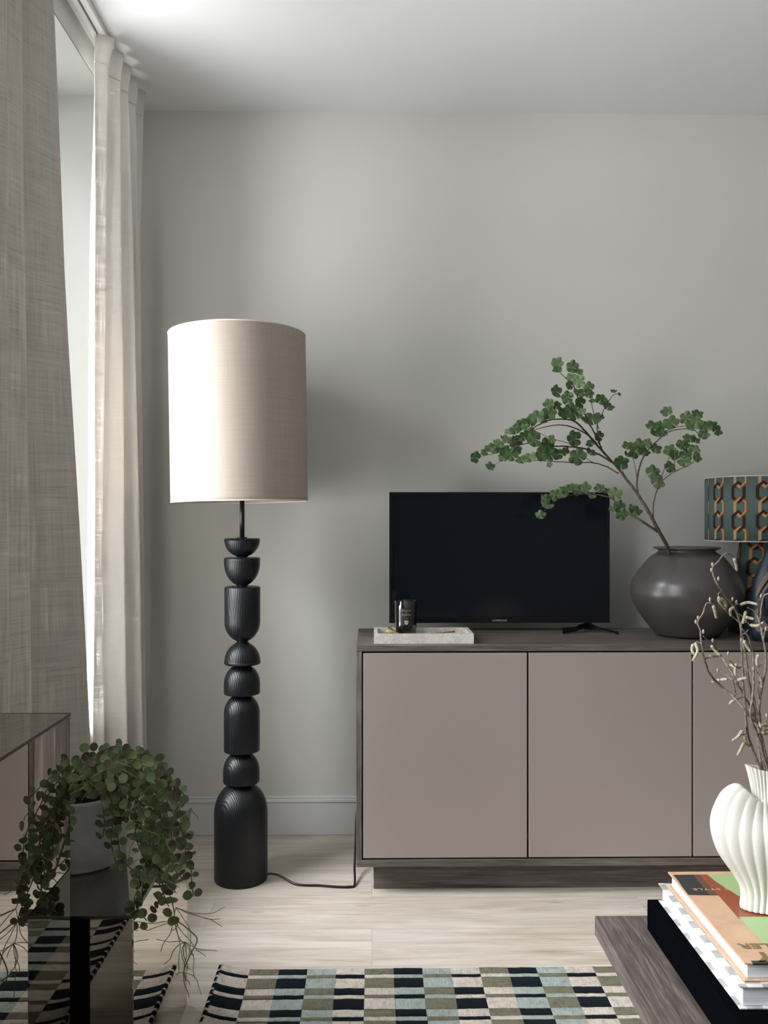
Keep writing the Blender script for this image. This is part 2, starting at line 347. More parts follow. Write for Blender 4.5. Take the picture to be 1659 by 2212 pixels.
# ================================================================= FLOOR LAMP
LY = 2.636; LX = xat(523, LY)
fl = thing('floor_lamp', (LX, LY, 0), 'tall floor lamp of stacked black turned wood blocks with a linen drum shade', 'floor lamp')
def zl(y): return zat(y, LY, 523)
rs = 38.3/F*LY
def cup(y0, y1, r, roundh, xo=0, flat_edge=.0025):   # flat top, rounded underside
    z1, z0 = zl(y0), zl(y1); h = min(roundh, z1-z0-.003); pr = []
    for k in range(13):
        a = math.pi/2*k/12; pr.append((max(r*math.sin(a), r*.30 if k < 3 else 0), z0+h*(1-math.cos(a))))
    pr = [(r*.28, z0)]+[p for p in pr if p[0] > r*.29]
    pr += [(r, z1-.003), (r-.002, z1-.0006), (r-.004, z1), (0.0, z1)]
    return MB().lathe([(0, z0)]+pr, (xat(523+xo, LY), LY, 0), 64).build('turned_block', M_char, fl)
def dome(y0, y1, r, roundh, xo=0, zbot=None):
    z1, z0 = zl(y0), (zl(y1) if zbot is None else zbot); h = min(roundh, z1-z0-.003)
    pr = [(0, z0), (r-.004, z0), (r-.0012, z0+.0008), (r, z0+.004)]
    top = []
    for k in range(13):
        a = math.pi/2*k/12; top.append((r*math.cos(a)**.9 if k < 12 else 0, z1-h+h*math.sin(a)))
    pr += [p for p in top if p[0] > r*.36]; pr += [(r*.34, z1), (0, z1)]
    return MB().lathe(pr, (xat(523+xo, LY), LY, 0), 64).build('turned_block', M_char, fl)
cup(1163, 1203.5, rs, .066, 0); cup(1204.5, 1266, rs*1.01, .075, 0); cup(1267, 1386.5, rs*1.0, .065, 0.6)
dome(1387, 1434, rs*1.01, .075, .6); dome(1434.5, 1498, rs*1.01, .062, -.2); dome(1498.5, 1621.5, rs*1.0, .062, -.5); dome(1622, 1689, rs*1.02, .065, -1.6)
dome(1689, 1910, 57/F*LY, .095, -2.5, 0.0).name = 'base'
MB().lathe([(0, zl(1163.2)), (.0075, zl(1163.2)), (.0075, zl(1060)), (0, zl(1060))], (LX, LY, 0), 20).build('pole', M_black, fl)
MB().lathe([(0, zl(1163.2)), (.016, zl(1163.2)), (.016, zl(1160.5)), (0, zl(1160.5))], (LX, LY, 0), 24).build('collar', M_black, fl)
sr = 145.2/F*LY; z0s, z1s = zl(1085), zl(724)
Msh = Matrix.Rotation(R(-.9), 4, 'Y'); sc_c = Vector((xat(516, LY), LY, (z0s+z1s)/2)); hh = (z1s-z0s)/2
sh = MB(); n = 128; rows = 40; vv = []; uvs = []
for j in range(rows+1):
    for i in range(n):
        a = 2*math.pi*i/n; vv.append(Msh @ Vector((sr*math.cos(a), sr*math.sin(a), -hh+2*hh*j/rows))+sc_c)
sh.add(vv, [(j*n+i, j*n+(i+1)%n, (j+1)*n+(i+1)%n, (j+1)*n+i) for j in range(rows) for i in range(n)], 0, True)
so = sh.build('lamp_shade', M_shade, fl, solid=.0016); uvl = so.data.uv_layers.new(name='UVMap')
for pi_, p in enumerate(so.data.polygons):
    i = pi_ % n; j = pi_//n
    for lp, (di, dj) in zip(p.loop_indices, ((0, 0), (1, 0), (1, 1), (0, 1))): uvl.data[lp].uv = ((i+di)/n*2*math.pi*sr, (j+dj)/rows*2*hh)
M_rim = plain('cream_rim_tape', (.78, .74, .68), .8)
for zz in (-hh+.002, hh-.002): MB().tube([Msh @ Vector((sr*math.cos(2*math.pi*i/96), sr*math.sin(2*math.pi*i/96), zz))+sc_c for i in range(97)], .0022, 6).build('rim_wire', M_rim, so)
sm = MB(); a0 = R(-133); sm.tube([Msh @ Vector(((sr+.0008)*math.cos(a0), (sr+.0008)*math.sin(a0), z))+sc_c for z in (-hh, hh)], .0008, 4); sm.build('seam', M_shade, so)
sp = MB()
for k in range(3):
    a = R(20+120*k); sp.tube([(LX, LY, zl(1045)), sc_c+Msh @ Vector((sr*math.cos(a), sr*math.sin(a), -hh+.06))], .0018, 6)
sp.tube([(LX, LY, zl(1062)), (LX, LY, zl(1020))], .018, 16); sp.build('shade_fitting', M_white, fl)
sp2 = MB().ico((LX, LY, zl(985)), .033, 3); sp2.build('bulb', plain('opal_bulb', (.8, .8, .78), .2), fl)
# cord: from the base, across the floor, up behind the sideboard's end
cx0 = at(576, 1893, LY); P = [Vector((cx0.x-.004, LY-.02, .022)), at(600, 1896, 2.62), at(640, 1905, 2.58), at(690, 1911, 2.57), at(730, 1911, 2.56), at(755, 1900, 2.56), at(766, 1885, 2.575), at(767, 1860, 2.60)]
for q in P[1:7]: q.z = .0042
P[1].z = .016; P[7] = Vector((XL-.008, 2.65, .03)); P.append(Vector((XL-.006, 2.74, .09))); P.append(Vector((XL-.004, 2.84, .14))); P.append(Vector((XL+.01, WB-.03, .16)))
MB().tube(catmull(P, 10), .0036, 8).build('cord', M_black, fl)

# ================================================================= TELEVISION
TY = 2.808; tx0, tx1 = xat(841, TY), xat(1317, TY); tz1, tz0 = zat(1063, TY), zat(1346, TY)
tv = thing('television', ((tx0+tx1)/2, TY, ST), 'black flat-screen television standing on the sideboard, switched off', 'television')
b_ = .011; bbm = .020
M_bez = plain('tv_bezel_black', (.006, .007, .009), .25); M_scr = NT('tv_screen').set(Base_Color=(.005, .008, .013), Roughness=.16, Specular_IOR_Level=.45).m
fm = MB(); fm.box(tx0, tx1, TY, TY+.014, tz1-b_, tz1).box(tx0, tx1, TY, TY+.014, tz0, tz0+bbm).box(tx0, tx0+b_, TY, TY+.014, tz0+bbm, tz1-b_).box(tx1-b_, tx1, TY, TY+.014, tz0+bbm, tz1-b_)
fm.build('bezel', M_bez, tv)
MB().box(tx0+b_, tx1-b_, TY+.003, TY+.012, tz0+bbm, tz1-b_).build('screen', M_scr, tv)
MB().box(tx0+.004, tx1-.004, TY+.014, TY+.03, tz0+.004, tz1-.004).box(tx0+.14, tx1-.14, TY+.03, TY+.058, tz0+.03, tz1-.15).build('rear_housing', M_black, tv, .006)
lg = MB(); pc = at(1079.5, 1340.5, TY-.0004)
text_into(lg, 'SAMSUNG', Matrix.Translation(pc) @ Matrix.Rotation(R(90), 4, 'X') @ Matrix.Diagonal((.0105, .0085, .01, 1)), spacing=1.05)
lg.build('brand_lettering', plain('pale_print', (.55, .55, .56), .5), tv)
def foot(cx, sgn):
    y = TY+.006; z = ST
    m = MB()
    def arm(pts, w):
        vv = []
        for (x, yy, zz, h) in pts: vv += [(x, yy-w, zz), (x, yy+w, zz), (x, yy+w, zz+h), (x, yy-w, zz+h)]
        k = len(pts); ff = [(4*i+a, 4*i+(a+1) % 4, 4*i+4+(a+1) % 4, 4*i+4+a) for i in range(k-1) for a in range(4)]
        ff += [(3, 2, 1, 0), tuple(4*(k-1)+a for a in range(4))]; m.add(vv, ff)
    m.box(cx-.014, cx+.012, y-.004, y+.016, z+.006, tz0+.012)
    arm([(cx-.0, y, z+.012, .016), (cx+sgn*.028, y-.03, z+.010, .008), (cx+sgn*.062, y-.085, z+.0045, .0075), (cx+sgn*.072, y-.10, z+.0006, .011)], .0075)
    arm([(cx, y, z+.012, .016), (cx-sgn*.035, y-.025, z+.009, .017), (cx-sgn*.055, y-.055, z+.006, .015), (cx-sgn*.105, y-.075, z+.0008, .020)], .007) if sgn > 0 else arm([(cx, y, z+.012, .016), (cx-sgn*.03, y-.02, z+.008, .010), (cx-sgn*.06, y-.06, z+.0008, .010)], .006)
    arm([(cx, y, z+.012, .016), (cx+sgn*.02, y+.03, z+.009, .008), (cx+sgn*.04, y+.062, z+.0008, .010)], .0075)
    return m.build('stand_foot', M_blackg, tv, .0022, 2)
foot(xat(1272, TY), 1); foot(xat(880, TY), -1)

# ================================================================= TRAY, CANDLE, SNUFFER
tyf = 2.527; tyb = 2.685
TX0, TX1 = xat(808, tyf), xat(1023.5, tyf); tzt = ST+.0305
tr = MB(); w = .0115
tr.box(TX0, TX1, tyf, tyf+w, ST+.0005, tzt).box(TX0, TX1, tyb-w, tyb, ST+.0005, tzt).box(TX0, TX0+w, tyf+w, tyb-w, ST+.0005, tzt).box(TX1-w, TX1, tyf+w, tyb-w, ST+.0005, tzt).box(TX0+w, TX1-w, tyf+w, tyb-w, ST+.0005, ST+.009)
bm = bmesh.new(); tro = tr.build('marble_tray', M_marble)
bm.from_mesh(tro.data); bmesh.ops.remove_doubles(bm, verts=bm.verts, dist=1e-5); bm.to_mesh(tro.data); bm.free()
tag(tro, 'rectangular cream marble tray on the left end of the sideboard', 'tray')
CYY = 2.632; cr_ = 24.5/F*CYY; ccx = xat(877, CYY); cz0 = ST+.0095; cz1 = zat(1297, CYY)
cd = thing('candle', (ccx, CYY, cz0), 'black glass jar candle with a gold-lettered label standing in the marble tray', 'candle')
M_bglass = NT('black_glass').set(Base_Color=(.004, .004, .005), Roughness=.04, Specular_IOR_Level=.6, Coat_Weight=.5).m
ro, ri = cr_, cr_-.003
MB().lathe([(0, cz0), (ro*.82, cz0), (ro*.88, cz0+.002), (ro*.93, cz0+.02), (ro, cz1-.001), (ro-.0012, cz1), (ri, cz1-.001), (ri*.96, cz1-.03), (0, cz1-.031)], (ccx, CYY, 0), 64).build('jar', M_bglass, cd)
MB().lathe([(0, cz1-.0308), (ri*.94, cz1-.0305), (ri*.94, cz1-.026), (0, cz1-.0262)], (ccx, CYY, 0), 40).build('wax', plain('candle_wax', (.30, .28, .25), .5), cd)
lb = MB(); zc0, zc1 = zat(1352.5, CYY-cr_), zat(1315, CYY-cr_)
def rj(z): return ro*.93+(ro-ro*.93)*((z-cz0-.02)/(cz1-cz0-.02))
def onjar(u, z, off=.0004):  # u metres along the surface from the camera-facing line
    r = rj(z)+off; a = R(-90)+u/r; return Vector((ccx+r*math.cos(a), CYY+r*math.sin(a), z))
U = .0195; vv = [onjar(-U+2*U*i/16, zc0+(zc1-zc0)*j) for j in (0, 1) for i in range(17)]
lb.add(vv, [(i, i+1, 18+i, 17+i) for i in range(16)], 0, True); lab = lb.build('label', plain('label_black_paper', (.012, .013, .018), .5), cd)
tx = MB()
def jar_text(s, z, size, wd):
    q = MB(); text_into(q, s, Matrix.Diagonal((1, 1, 1, 1)), spacing=1.15)
    xs = [p.x for p in q.v]; k = wd/(max(xs)-min(xs))
    tx.add([onjar(p.x*k, z+p.y*size, .0009) for p in q.v], q.f)
uo = .0015
jar_text('ACQUA', zat(1319.5, CYY-cr_), .0085, .030); jar_text('DI', zat(1324.5, CYY-cr_), .0045, .005); jar_text('PARMA', zat(1329, CYY-cr_), .0085, .030); jar_text('OUD', zat(1336, CYY-cr_), .0032, .0075)
tx.build('lettering', plain('pale_gold_print', (.72, .66, .5), .45), lab)
cs = MB(); zc = zat(1345, CYY-cr_)
shape = [(-.006, .0058), (-.0025, .0066), (0, .0052), (.0025, .0066), (.006, .0058), (.0066, .001), (.005, -.004), (.0022, -.0068), (0, -.0082), (-.0022, -.0068), (-.005, -.004), (-.0066, .001)]
cs.add([onjar(0, zc, .0009)]+[onjar(x, zc+y, .0009) for x, y in shape], [(0, i+1, (i+1) % 12+1) for i in range(12)]); cs.build('crest', plain('gold_print', (.70, .56, .28), .4, .6), lab)
# snuffer lying in the tray: bell at the left, handle to the right
sn_p = at(838, 1357, 2.60); sn = thing('candle_snuffer', (sn_p.x+.03, 2.60, ST+.01), 'brass candle snuffer lying in the marble tray in front of the black candle', 'candle snuffer')
A = Vector((xat(837, 2.590), 2.590, ST+.0290)); Bp = Vector((xat(868, 2.578), 2.578, ST+.0155)); ax = (Bp-A).normalized(); Mq = ax.to_track_quat('Z', 'Y').to_matrix().to_4x4()
ln = (Bp-A).length
MB().lathe([(.0150, 0), (.0155, .0008), (.0118, ln*.4), (.005, ln*.85), (.0028, ln), (0, ln)], A, 32, Mq, cap=False).build('bell', M_gold, sn, solid=.0012)
E_ = Vector((xat(983, 2.60), 2.60, ST+.0265)); E2 = Vector((xat(930, 2.59), 2.59, ST+.0190))
MB().tube([Bp-ax*.003, Bp+ax*.01, E2, E_], [.0024, .0022, .0022, .0042], 10).build('handle', M_gold, sn)

# ================================================================= BIG CERAMIC VASE
VY = 2.70; vx = xat(1482.5, VY); kf = VY/F
def zv(y): return zat(y, VY, 1480)
vb = ST+.0005
outer = [(0, vb), (57, vb), (60, vb+.003)]
prof = [(0, vb), (56*kf, vb), (60*kf, vb+.004)]
for px, y in [(67, 1368), (82, 1350), (98, 1328), (110, 1308), (116.5, 1290), (118, 1275), (114, 1256), (104, 1238), (90, 1219), (76, 1203), (64, 1195), (59, 1190.5), (61, 1187.5), (67, 1185.3), (69.5, 1184), (69.5, 1182.4), (67, 1181.4), (60, 1183), (52, 1187), (54, 1200), (80, 1230), (100, 1270), (80, 1340), (0, 1368)]:
    prof.append((px*kf, zv(y)))
pr3 = [Vector((r, z, 0)) for r, z in prof]; pp = [(prof[0]), prof[1]]+[(max(0, p.x), p.y) for p in catmull(pr3[2:-1], 4)]+[prof[-1]]
m = NT('dark_stoneware_glaze').set(Roughness=.36, Specular_IOR_Level=.6, Coat_Weight=.25, Coat_Roughness=.2)
v = m.coord(); m.col(m.mix(m.ramp(m.noise(v, 95, 2, .5), [(.70, (0, 0, 0)), (.745, (.5, .5, .5))]), m.ramp(m.noise(v, 7, 5), [(.3, (.050, .042, .043)), (.7, (.080, .070, .070))]), (.16, .15, .145))); m.bump(m.noise(v, 30, 4), .25, .002)
M_stone = m.m
vo = MB().lathe(pp, (vx, VY, 0), 96, fn=lambda r, z, a: r*(1+.012*math.sin(a+1)+.006*math.sin(3*a+z*20))).build('ceramic_vase', M_stone)
tag(vo, 'large round-bellied dark stoneware vase on the sideboard right of the television', 'vase')

# ---- leafy branch in the vase
def c4(x, y, Y): return at(1000+x/2.765, 750+y/2.765, Y)
br = thing('leafy_branch', c4(1220, 1195, VY-.02), 'leafy green branch arching out of the dark stoneware vase', 'branch')
def yz(x, y):   # distance: spread the crown a little towards the room and the wall
    return VY-.03+.10*math.sin(x*.006+y*.004)-.00011*abs(x-1150)
def poly(pts, r0, r1, mb, n=6):
    P_ = [c4(x, y, yz(x, y)) for x, y in pts]; Q = catmull(P_, 5); k = len(Q)-1
    mb.tube([q+Vector((noise.noise(q*60), 0, noise.noise(q*60+Vector((5, 5, 5)))))*.0012 for q in Q], [r0+(r1-r0)*i/k for i in range(k+1)], n)
st_ = MB()
main = [(1238, 1260), (1220, 1190), (1165, 1090), (1110, 985), (1045, 880), (985, 800), (920, 715), (850, 640)]
poly(main, .0062, .0036, st_, 8)
# part of the stem inside the vase, leaning on the inner wall
q0 = c4(1238, 1260, yz(1238, 1260)); st_.tube([q0, Vector((vx+.05, VY-.02, zv(1300))), Vector((vx+.06, VY+.0, zv(1350)))], .006, 8)
for pts, r0, r1 in [
    ([(850, 640), (780, 560), (720, 490), (660, 440), (590, 430), (520, 435), (450, 465), (400, 500), (340, 530), (270, 570)], .0034, .0012),
    ([(905, 695), (800, 635), (720, 605), (620, 592), (540, 590), (450, 570), (360, 580), (260, 615), (170, 640), (90, 655)], .0030, .0010),
    ([(930, 755), (860, 715), (780, 690), (690, 690), (600, 685), (500, 680), (420, 675), (350, 660)], .0022, .0008),
    ([(800, 575), (740, 520), (660, 480), (590, 465), (520, 470), (430, 495), (340, 550), (280, 590)], .0024, .0008),
    ([(830, 610), (790, 520), (755, 460), (720, 380), (690, 310), (670, 250), (620, 190), (580, 150), (560, 95)], .0026, .0008),
    ([(822, 600), (800, 470), (830, 400), (860, 340), (900, 285), (935, 280)], .0020, .0008),
    ([(755, 460), (690, 400), (620, 350), (580, 290), (552, 268)], .0016, .0008),
    ([(720, 370), (680, 290), (660, 210), (650, 150), (655, 112)], .0014, .0007),
    ([(812, 490), (780, 390), (765, 320), (760, 270), (750, 240)], .0014, .0007),
    ([(690, 600), (620, 570), (530, 545), (430, 500)], .0012, .0007), ([(780, 690), (720, 650), (660, 560)], .0010, .0006),
    ([(1165, 1105), (1080, 1050), (1000, 1000), (940, 950), (880, 900), (800, 880), (720, 880), (640, 885), (570, 910), (510, 955), (462, 1000)], .0030, .0010),
    ([(1150, 1088), (1070, 1035), (1010, 995), (1000, 975)], .0015, .0008),
    ([(1045, 880), (1040, 800), (1060, 700), (1100, 620), (1160, 560), (1220, 510), (1290, 490), (1370, 490), (1410, 520), (1440, 550)], .0030, .0010),
    ([(1160, 560), (1220, 500), (1270, 480), (1350, 468), (1430, 478), (1520, 490)], .0018, .0008),
    ([(1042, 845), (1035, 750), (1015, 660), (1000, 610)], .0018, .0008),
    ([(1135, 1040), (1140, 930), (1165, 840), (1200, 790), (1270, 740), (1340, 710), (1380, 680), (1400, 640)], .0022, .0008),
    ([(1160, 850), (1190, 760), (1230, 660), (1240, 615)], .0012, .0007), ([(1270, 740), (1262, 690), (1300, 620), (1345, 560)], .0012, .0007),
    ([(250, 640), (225, 680), (178, 708)], .0009, .0006), ([(960, 765), (950, 720), (945, 690)], .0010, .0007)]:
    poly(pts, r0, r1, st_, 6)
m = NT('brown_bark').set(Roughness=.7); m.col(m.ramp(m.noise(m.coord((1, 1, 1)), 120, 3), [(.35, (.035, .022, .016)), (.65, (.115, .080, .060))])); M_bark = m.m
st_.build('stem', M_bark, br)
LV = [(560,90,38),(560,135,32),(650,115,38),(690,145,32),(640,180,35),(690,205,38),(635,225,28),(745,240,36),(690,268,40),(755,275,30),(555,262,38),(620,300,38),(697,328,35),(510,335,32),(560,345,28),(900,260,20),(935,280,12),(825,308,34),(775,318,22),(870,350,36),(845,325,24),
(600,395,40),(640,365,35),(665,395,45),(710,380,25),(765,422,58),(825,415,20),(515,390,42),(440,410,42),(480,430,32),(400,440,35),(350,450,32),(330,470,30),(310,490,30),(275,500,32),(370,480,28),(395,500,38),(360,530,30),(260,545,38),(320,560,35),(420,550,50),(300,580,28),(215,570,35),(200,600,30),(155,600,35),(125,630,22),(72,655,34),(160,710,30),(180,615,25),(250,620,38),(285,640,40),(240,655,28),(320,610,30),(345,670,35),(395,655,40),(465,640,40),(500,590,48),(520,640,40),(515,700,18),(560,640,35),(610,620,28),(530,550,25),(660,545,48),(680,650,55),(770,625,35),(760,570,30),(810,530,32),(945,685,48),
(460,1000,35),(500,940,40),(545,880,38),(490,905,30),(585,870,40),(615,850,32),(660,830,32),(680,855,38),(730,840,40),(770,885,25),(820,840,35),(855,855,25),(905,875,50),(930,950,40),(945,995,38),(1030,970,42),(890,965,20),
(1215,380,35),(1140,465,45),(1235,450,52),(1180,470,32),(1150,510,40),(1200,510,25),(1330,420,40),(1400,395,35),(1395,445,42),(1360,470,32),(1450,470,38),(1520,490,38),(1490,465,30),(1440,520,32),(1350,540,38),(1390,550,28),(1310,578,42),(1230,612,38),(990,585,38),(1060,590,50),(1100,570,30),(1030,620,45),(1080,620,40),(1150,600,40),(1260,640,38),(1335,645,38),(1385,610,32),(1400,655,30),(1320,680,38),(1240,715,35),(1140,745,45),(1165,795,50),(990,640,30)]
def leaf_shape(mb, c, r, Mx, mi, lobes=5):
    """scalloped fan leaf, cupped, with a folded midrib; +Y is the tip, normal +Z"""
    N = 40; vv = [Vector((0, -.08*r, 0))]
    rings = [.5, .82, 1.0]
    for k, q in enumerate(rings):
        for i in range(N+1):
            a = -3.08+6.16*i/N; rr = r*(1.0-.12*math.cos(a*1.0))*(1+.34*abs(math.cos(a*lobes/2))**.6*(q**3)-.22)
            x = math.sin(a)*rr*q*.98; y = math.cos(a)*rr*q*.86
            z = .16*r*q*q*math.cos(a*lobes)*.6+.28*abs(x)*q*.7-.12*r*q*q
            vv.append(Vector((x, y, z)))
    ff = [(0, i+2, i+1) for i in range(N)]
    for k in range(2):
        o = 1+k*(N+1); ff += [(o+i, o+i+1, o+N+2+i, o+N+1+i) for i in range(N)]
    mb.add([Mx @ v+c for v in vv], ff, mi, True)
lf = MB(); rnd = random.Random(3); pet = MB()
for x, y, r in LV:
    P0 = c4(x, y, yz(x, y)+rnd.uniform(-.03, .03)); rm = r/2.765/F*VY*.98
    tilt = rnd.uniform(42, 100); spin = rnd.uniform(-70, 70) if x > 700 else rnd.uniform(-10, 120)
    Mx = Matrix.Rotation(R(rnd.uniform(-25, 25)), 3, 'Z') @ Matrix.Rotation(R(tilt), 3, 'X') @ Matrix.Rotation(R(spin), 3, 'Z')
    leaf_shape(lf, P0, rm, Mx, rnd.choice([0, 0, 1, 1, 2]))
def leafmat(name, c1, c2, tr=.25):
    m = NT(name); c = m.ramp(m.noise(m.coord(), 45, 3), [(.35, c1), (.65, c2)]); m.col(c); m.set(Roughness=.5, Specular_IOR_Level=.4)
    t_ = m.n('BsdfTranslucent'); m.l(c, t_.inputs[0]); mx = m.n('MixShader'); mx.inputs[0].default_value = tr; m.l(m.b.outputs[0], mx.inputs[1]); m.l(t_.outputs[0], mx.inputs[2]); m.l(mx.outputs[0], m.out.inputs[0]); return m.m
lf.build('foliage', [leafmat('leaf_green', (.045, .095, .032), (.085, .15, .055)), leafmat('leaf_mid_green', (.06, .115, .042), (.12, .19, .08)), leafmat('leaf_pale_green', (.12, .20, .085), (.22, .31, .16))], br)

# ================================================================= PATTERNED TABLE LAMP
PY = 2.79; pxl = xat(1530, PY); pr_ = .165; pcx = pxl+pr_; pz0, pz1 = zat(1168, PY), zat(1032, PY)
tl = thing('table_lamp', (pcx, PY, ST), 'table lamp with a chain-patterned teal and brown shade at the right end of the sideboard', 'table lamp')
TEAL, MAR, TAN, RUST = [plain(n_, c_, .8, 0, .2) for n_, c_ in (('teal_velvet', (.080, .125, .120)), ('maroon_velvet', (.040, .012, .010)), ('tan_velvet', (.42, .25, .125)), ('rust_velvet', (.21, .085, .015)))]
def chain_shapes(u0, v0, v1, s_=1.0):
    """list of (material, polygon in u,v, layer) for one chain column; maroon and tan links interlock"""
    out = []; k = 0; v = v0-.03; hw, hh_, t_ = .0225*s_, .0375*s_, .0095*s_
    def hexa(cu, cv, a, b): return [(cu-a, cv-b*.5), (cu-a, cv+b*.5), (cu, cv+b), (cu+a, cv+b*.5), (cu+a, cv-b*.5), (cu, cv-b)]
    def band(o, i_, sides, m, lay):
        for a in sides:
            b = (a+1) % 6; out.append((m, [o[a], o[b], i_[b], i_[a]], lay))
    while v < v1+.04:
        if k % 2:
            cu = u0+.0035*s_; o = hexa(cu, v, hw, hh_); m_ = hexa(cu-.001, v, hw-t_*.45, hh_-t_*.5); i_ = hexa(cu, v, hw-t_, hh_-t_*1.1)
            band(o, i_, (0, 5), 2, 1); band(o, m_, (1, 2, 3, 4), 3, 1); band(m_, i_, (1, 2, 3, 4), 2, 2)
        else:
            cu = u0-.0035*s_; o = hexa(cu, v, hw, hh_); i_ = hexa(cu, v, hw-t_, hh_-t_*1.1); band(o, i_, range(6), 1, 0)
            band(o, i_, (1, 4), 1, 3)
        v += .047*s_; k += 1
    return out
def pattern(mb, surf, umin, umax, v0, v1, pitch=.075):
    u = umin-.015
    while u < umax:
        for mi, poly_, k in chain_shapes(u, v0, v1):
            if max(q[0] for q in poly_) < umin or max(q[0] for q in poly_) > umax: continue
            # split the quad finely enough to bend with the surface
            a, b, c, d = poly_
            if max(q[1] for q in poly_) > v1 or min(q[1] for q in poly_) < v0:
                cl = [(x, min(max(y, v0), v1)) for x, y in poly_]; a, b, c, d = cl
            G = 3; vv = []
            for i in range(G+1):
                for j in range(2):
                    p = (a[0]+(b[0]-a[0])*i/G, a[1]+(b[1]-a[1])*i/G); q = (d[0]+(c[0]-d[0])*i/G, d[1]+(c[1]-d[1])*i/G)
                    w_ = (p[0]+(q[0]-p[0])*j, p[1]+(q[1]-p[1])*j); vv.append(surf(max(umin+.0005, w_[0]), w_[1], .0001+.0001*k))
            mb.add(vv, [(2*i, 2*i+2, 2*i+3, 2*i+1) for i in range(G)], mi, True)
        u += pitch
ps = MB(); n = 96
ps.lathe([(pr_-.0014, pz0), (pr_, pz0), (pr_, pz1), (pr_-.0014, pz1), (pr_-.0014, pz0)], (pcx, PY, 0), n, cap=False)
pattern(ps, lambda u, v, o: Vector((pcx-(pr_+.0007+o)*math.cos(u/pr_), PY-(pr_+.0007+o)*math.sin(u/pr_), v)), 0, math.pi*pr_*1.0, pz0+.001, pz1-.001)
shade = ps.build('lamp_shade', [TEAL, MAR, TAN, RUST], tl)
M_srim = plain('silver_rim', (.55, .56, .56), .4)
for zz in (pz0, pz1): MB().tube([(pcx+pr_*math.cos(2*math.pi*i/96), PY+pr_*math.sin(2*math.pi*i/96), zz) for i in range(97)], .0018, 6).build('rim_wire', M_srim, shade)
bt, bb2 = (pcx-xat(1600, PY))*1.0, (pcx-xat(1577, PY)); zbt = pz0+.02
pbs = MB().lathe([(0, ST+.0005), (bb2, ST+.0005), (bb2, ST+.008), (bb2*.98, ST+.03), (bt+.012, pz0-.09), (bt, pz0-.005), (bt*.9, zbt), (0, zbt)], (pcx, PY, 0), 64)
def rb(z): return bt+(bb2-bt)*min(1, max(0, (pz0-z)/(pz0-ST)))
pattern(pbs, lambda u, v, o: Vector((pcx-(rb(v)+.003+o)*math.cos(u/bt), PY-(rb(v)+.003+o)*math.sin(u/bt), v)), 0, math.pi*bt, ST+.06, pz0-.003); pbs.build('base', [TEAL, MAR, TAN, RUST], tl)
sp = MB(); sp.tube([(pcx, PY, zbt), (pcx, PY, pz0+.12)], .01, 12)
for k in range(3): a = R(100+120*k); sp.tube([(pcx, PY, pz1-.03), (pcx+pr_*math.cos(a), PY+pr_*math.sin(a), pz1-.004)], .0016, 6)
sp.tube([(pcx, PY, pz0+.12), (pcx, PY, pz1-.03)], .006, 8); sp.build('fitting', M_black, tl)

# ---- painted blue vase in front of the lamp
BY = 2.575
def edge(y): return at(1660, y, BY)
bl = MB(); bpts = [(1626, 1380), (1621, 1368), (1619, 1330), (1620, 1300), (1622, 1282), (1628, 1255), (1636, 1232), (1646, 1210), (1656, 1190), (1664, 1172)]
bcx = xat(1690, BY); M_blue = NT('deep_blue_glaze').set(Roughness=.45); v = M_blue.coord((60, 60, 4)); M_blue.col(M_blue.ramp(M_blue.noise(v, 1, 4), [(.35, (.006, .010, .021)), (.65, (.014, .024, .043))])); M_blue.bump(M_blue.noise(v, 1, 4), .3, .001)
prb = [(0, ST+.0005), (bcx-xat(1628, BY), ST+.0005)]+[(bcx-xat(px, BY), max(ST+.004, zat(y, BY, px))) for px, y in bpts[1:]]+[((1690-1673)/F*BY, zat(1150, BY)), (13/F*BY, zat(1138, BY)), (12/F*BY, zat(1128, BY)), (17/F*BY, zat(1118, BY)), (0.0, zat(1118.5, BY))]
vz = thing('painted_vase', (bcx, BY, ST), 'dark blue vase with painted brown swirls, partly cut off by the right edge', 'vase')
sw = MB().lathe(prb, (bcx, BY, 0), 64, M=Matrix.Diagonal((1, .5, 1, 1)))
def rbl(z):
    for (r1, z1), (r2, z2) in zip(prb[1:-1], prb[2:]):
        if z1 <= z <= z2: return r1+(r2-r1)*(z-z1)/max(1e-6, z2-z1)
    return prb[1][0]
def onblue(px, y, o):
    p = at(px, y, BY); r = rbl(p.z); dx = p.x-bcx; dx = max(-r*.995, min(r*.995, dx)); yy = BY-.5*math.sqrt(max(0, r*r-dx*dx))
    p = at(px, y, yy-o); return p
def swirl(outer_, inner_, mi):
    O = catmull([(a, b, 0) for a, b in outer_], 8); I = catmull([(a, b, 0) for a, b in inner_], 8)
    vv = []
    for a, b in zip(O, I):
        for k in range(4): q = a.lerp(b, k/3); vv.append(onblue(q.x, q.y, .0012+.0005*mi))
    sw.add(vv, [(4*i+k, 4*i+k+1, 4*i+5+k, 4*i+4+k) for i in range(len(O)-1) for k in range(3)], mi+1, True)
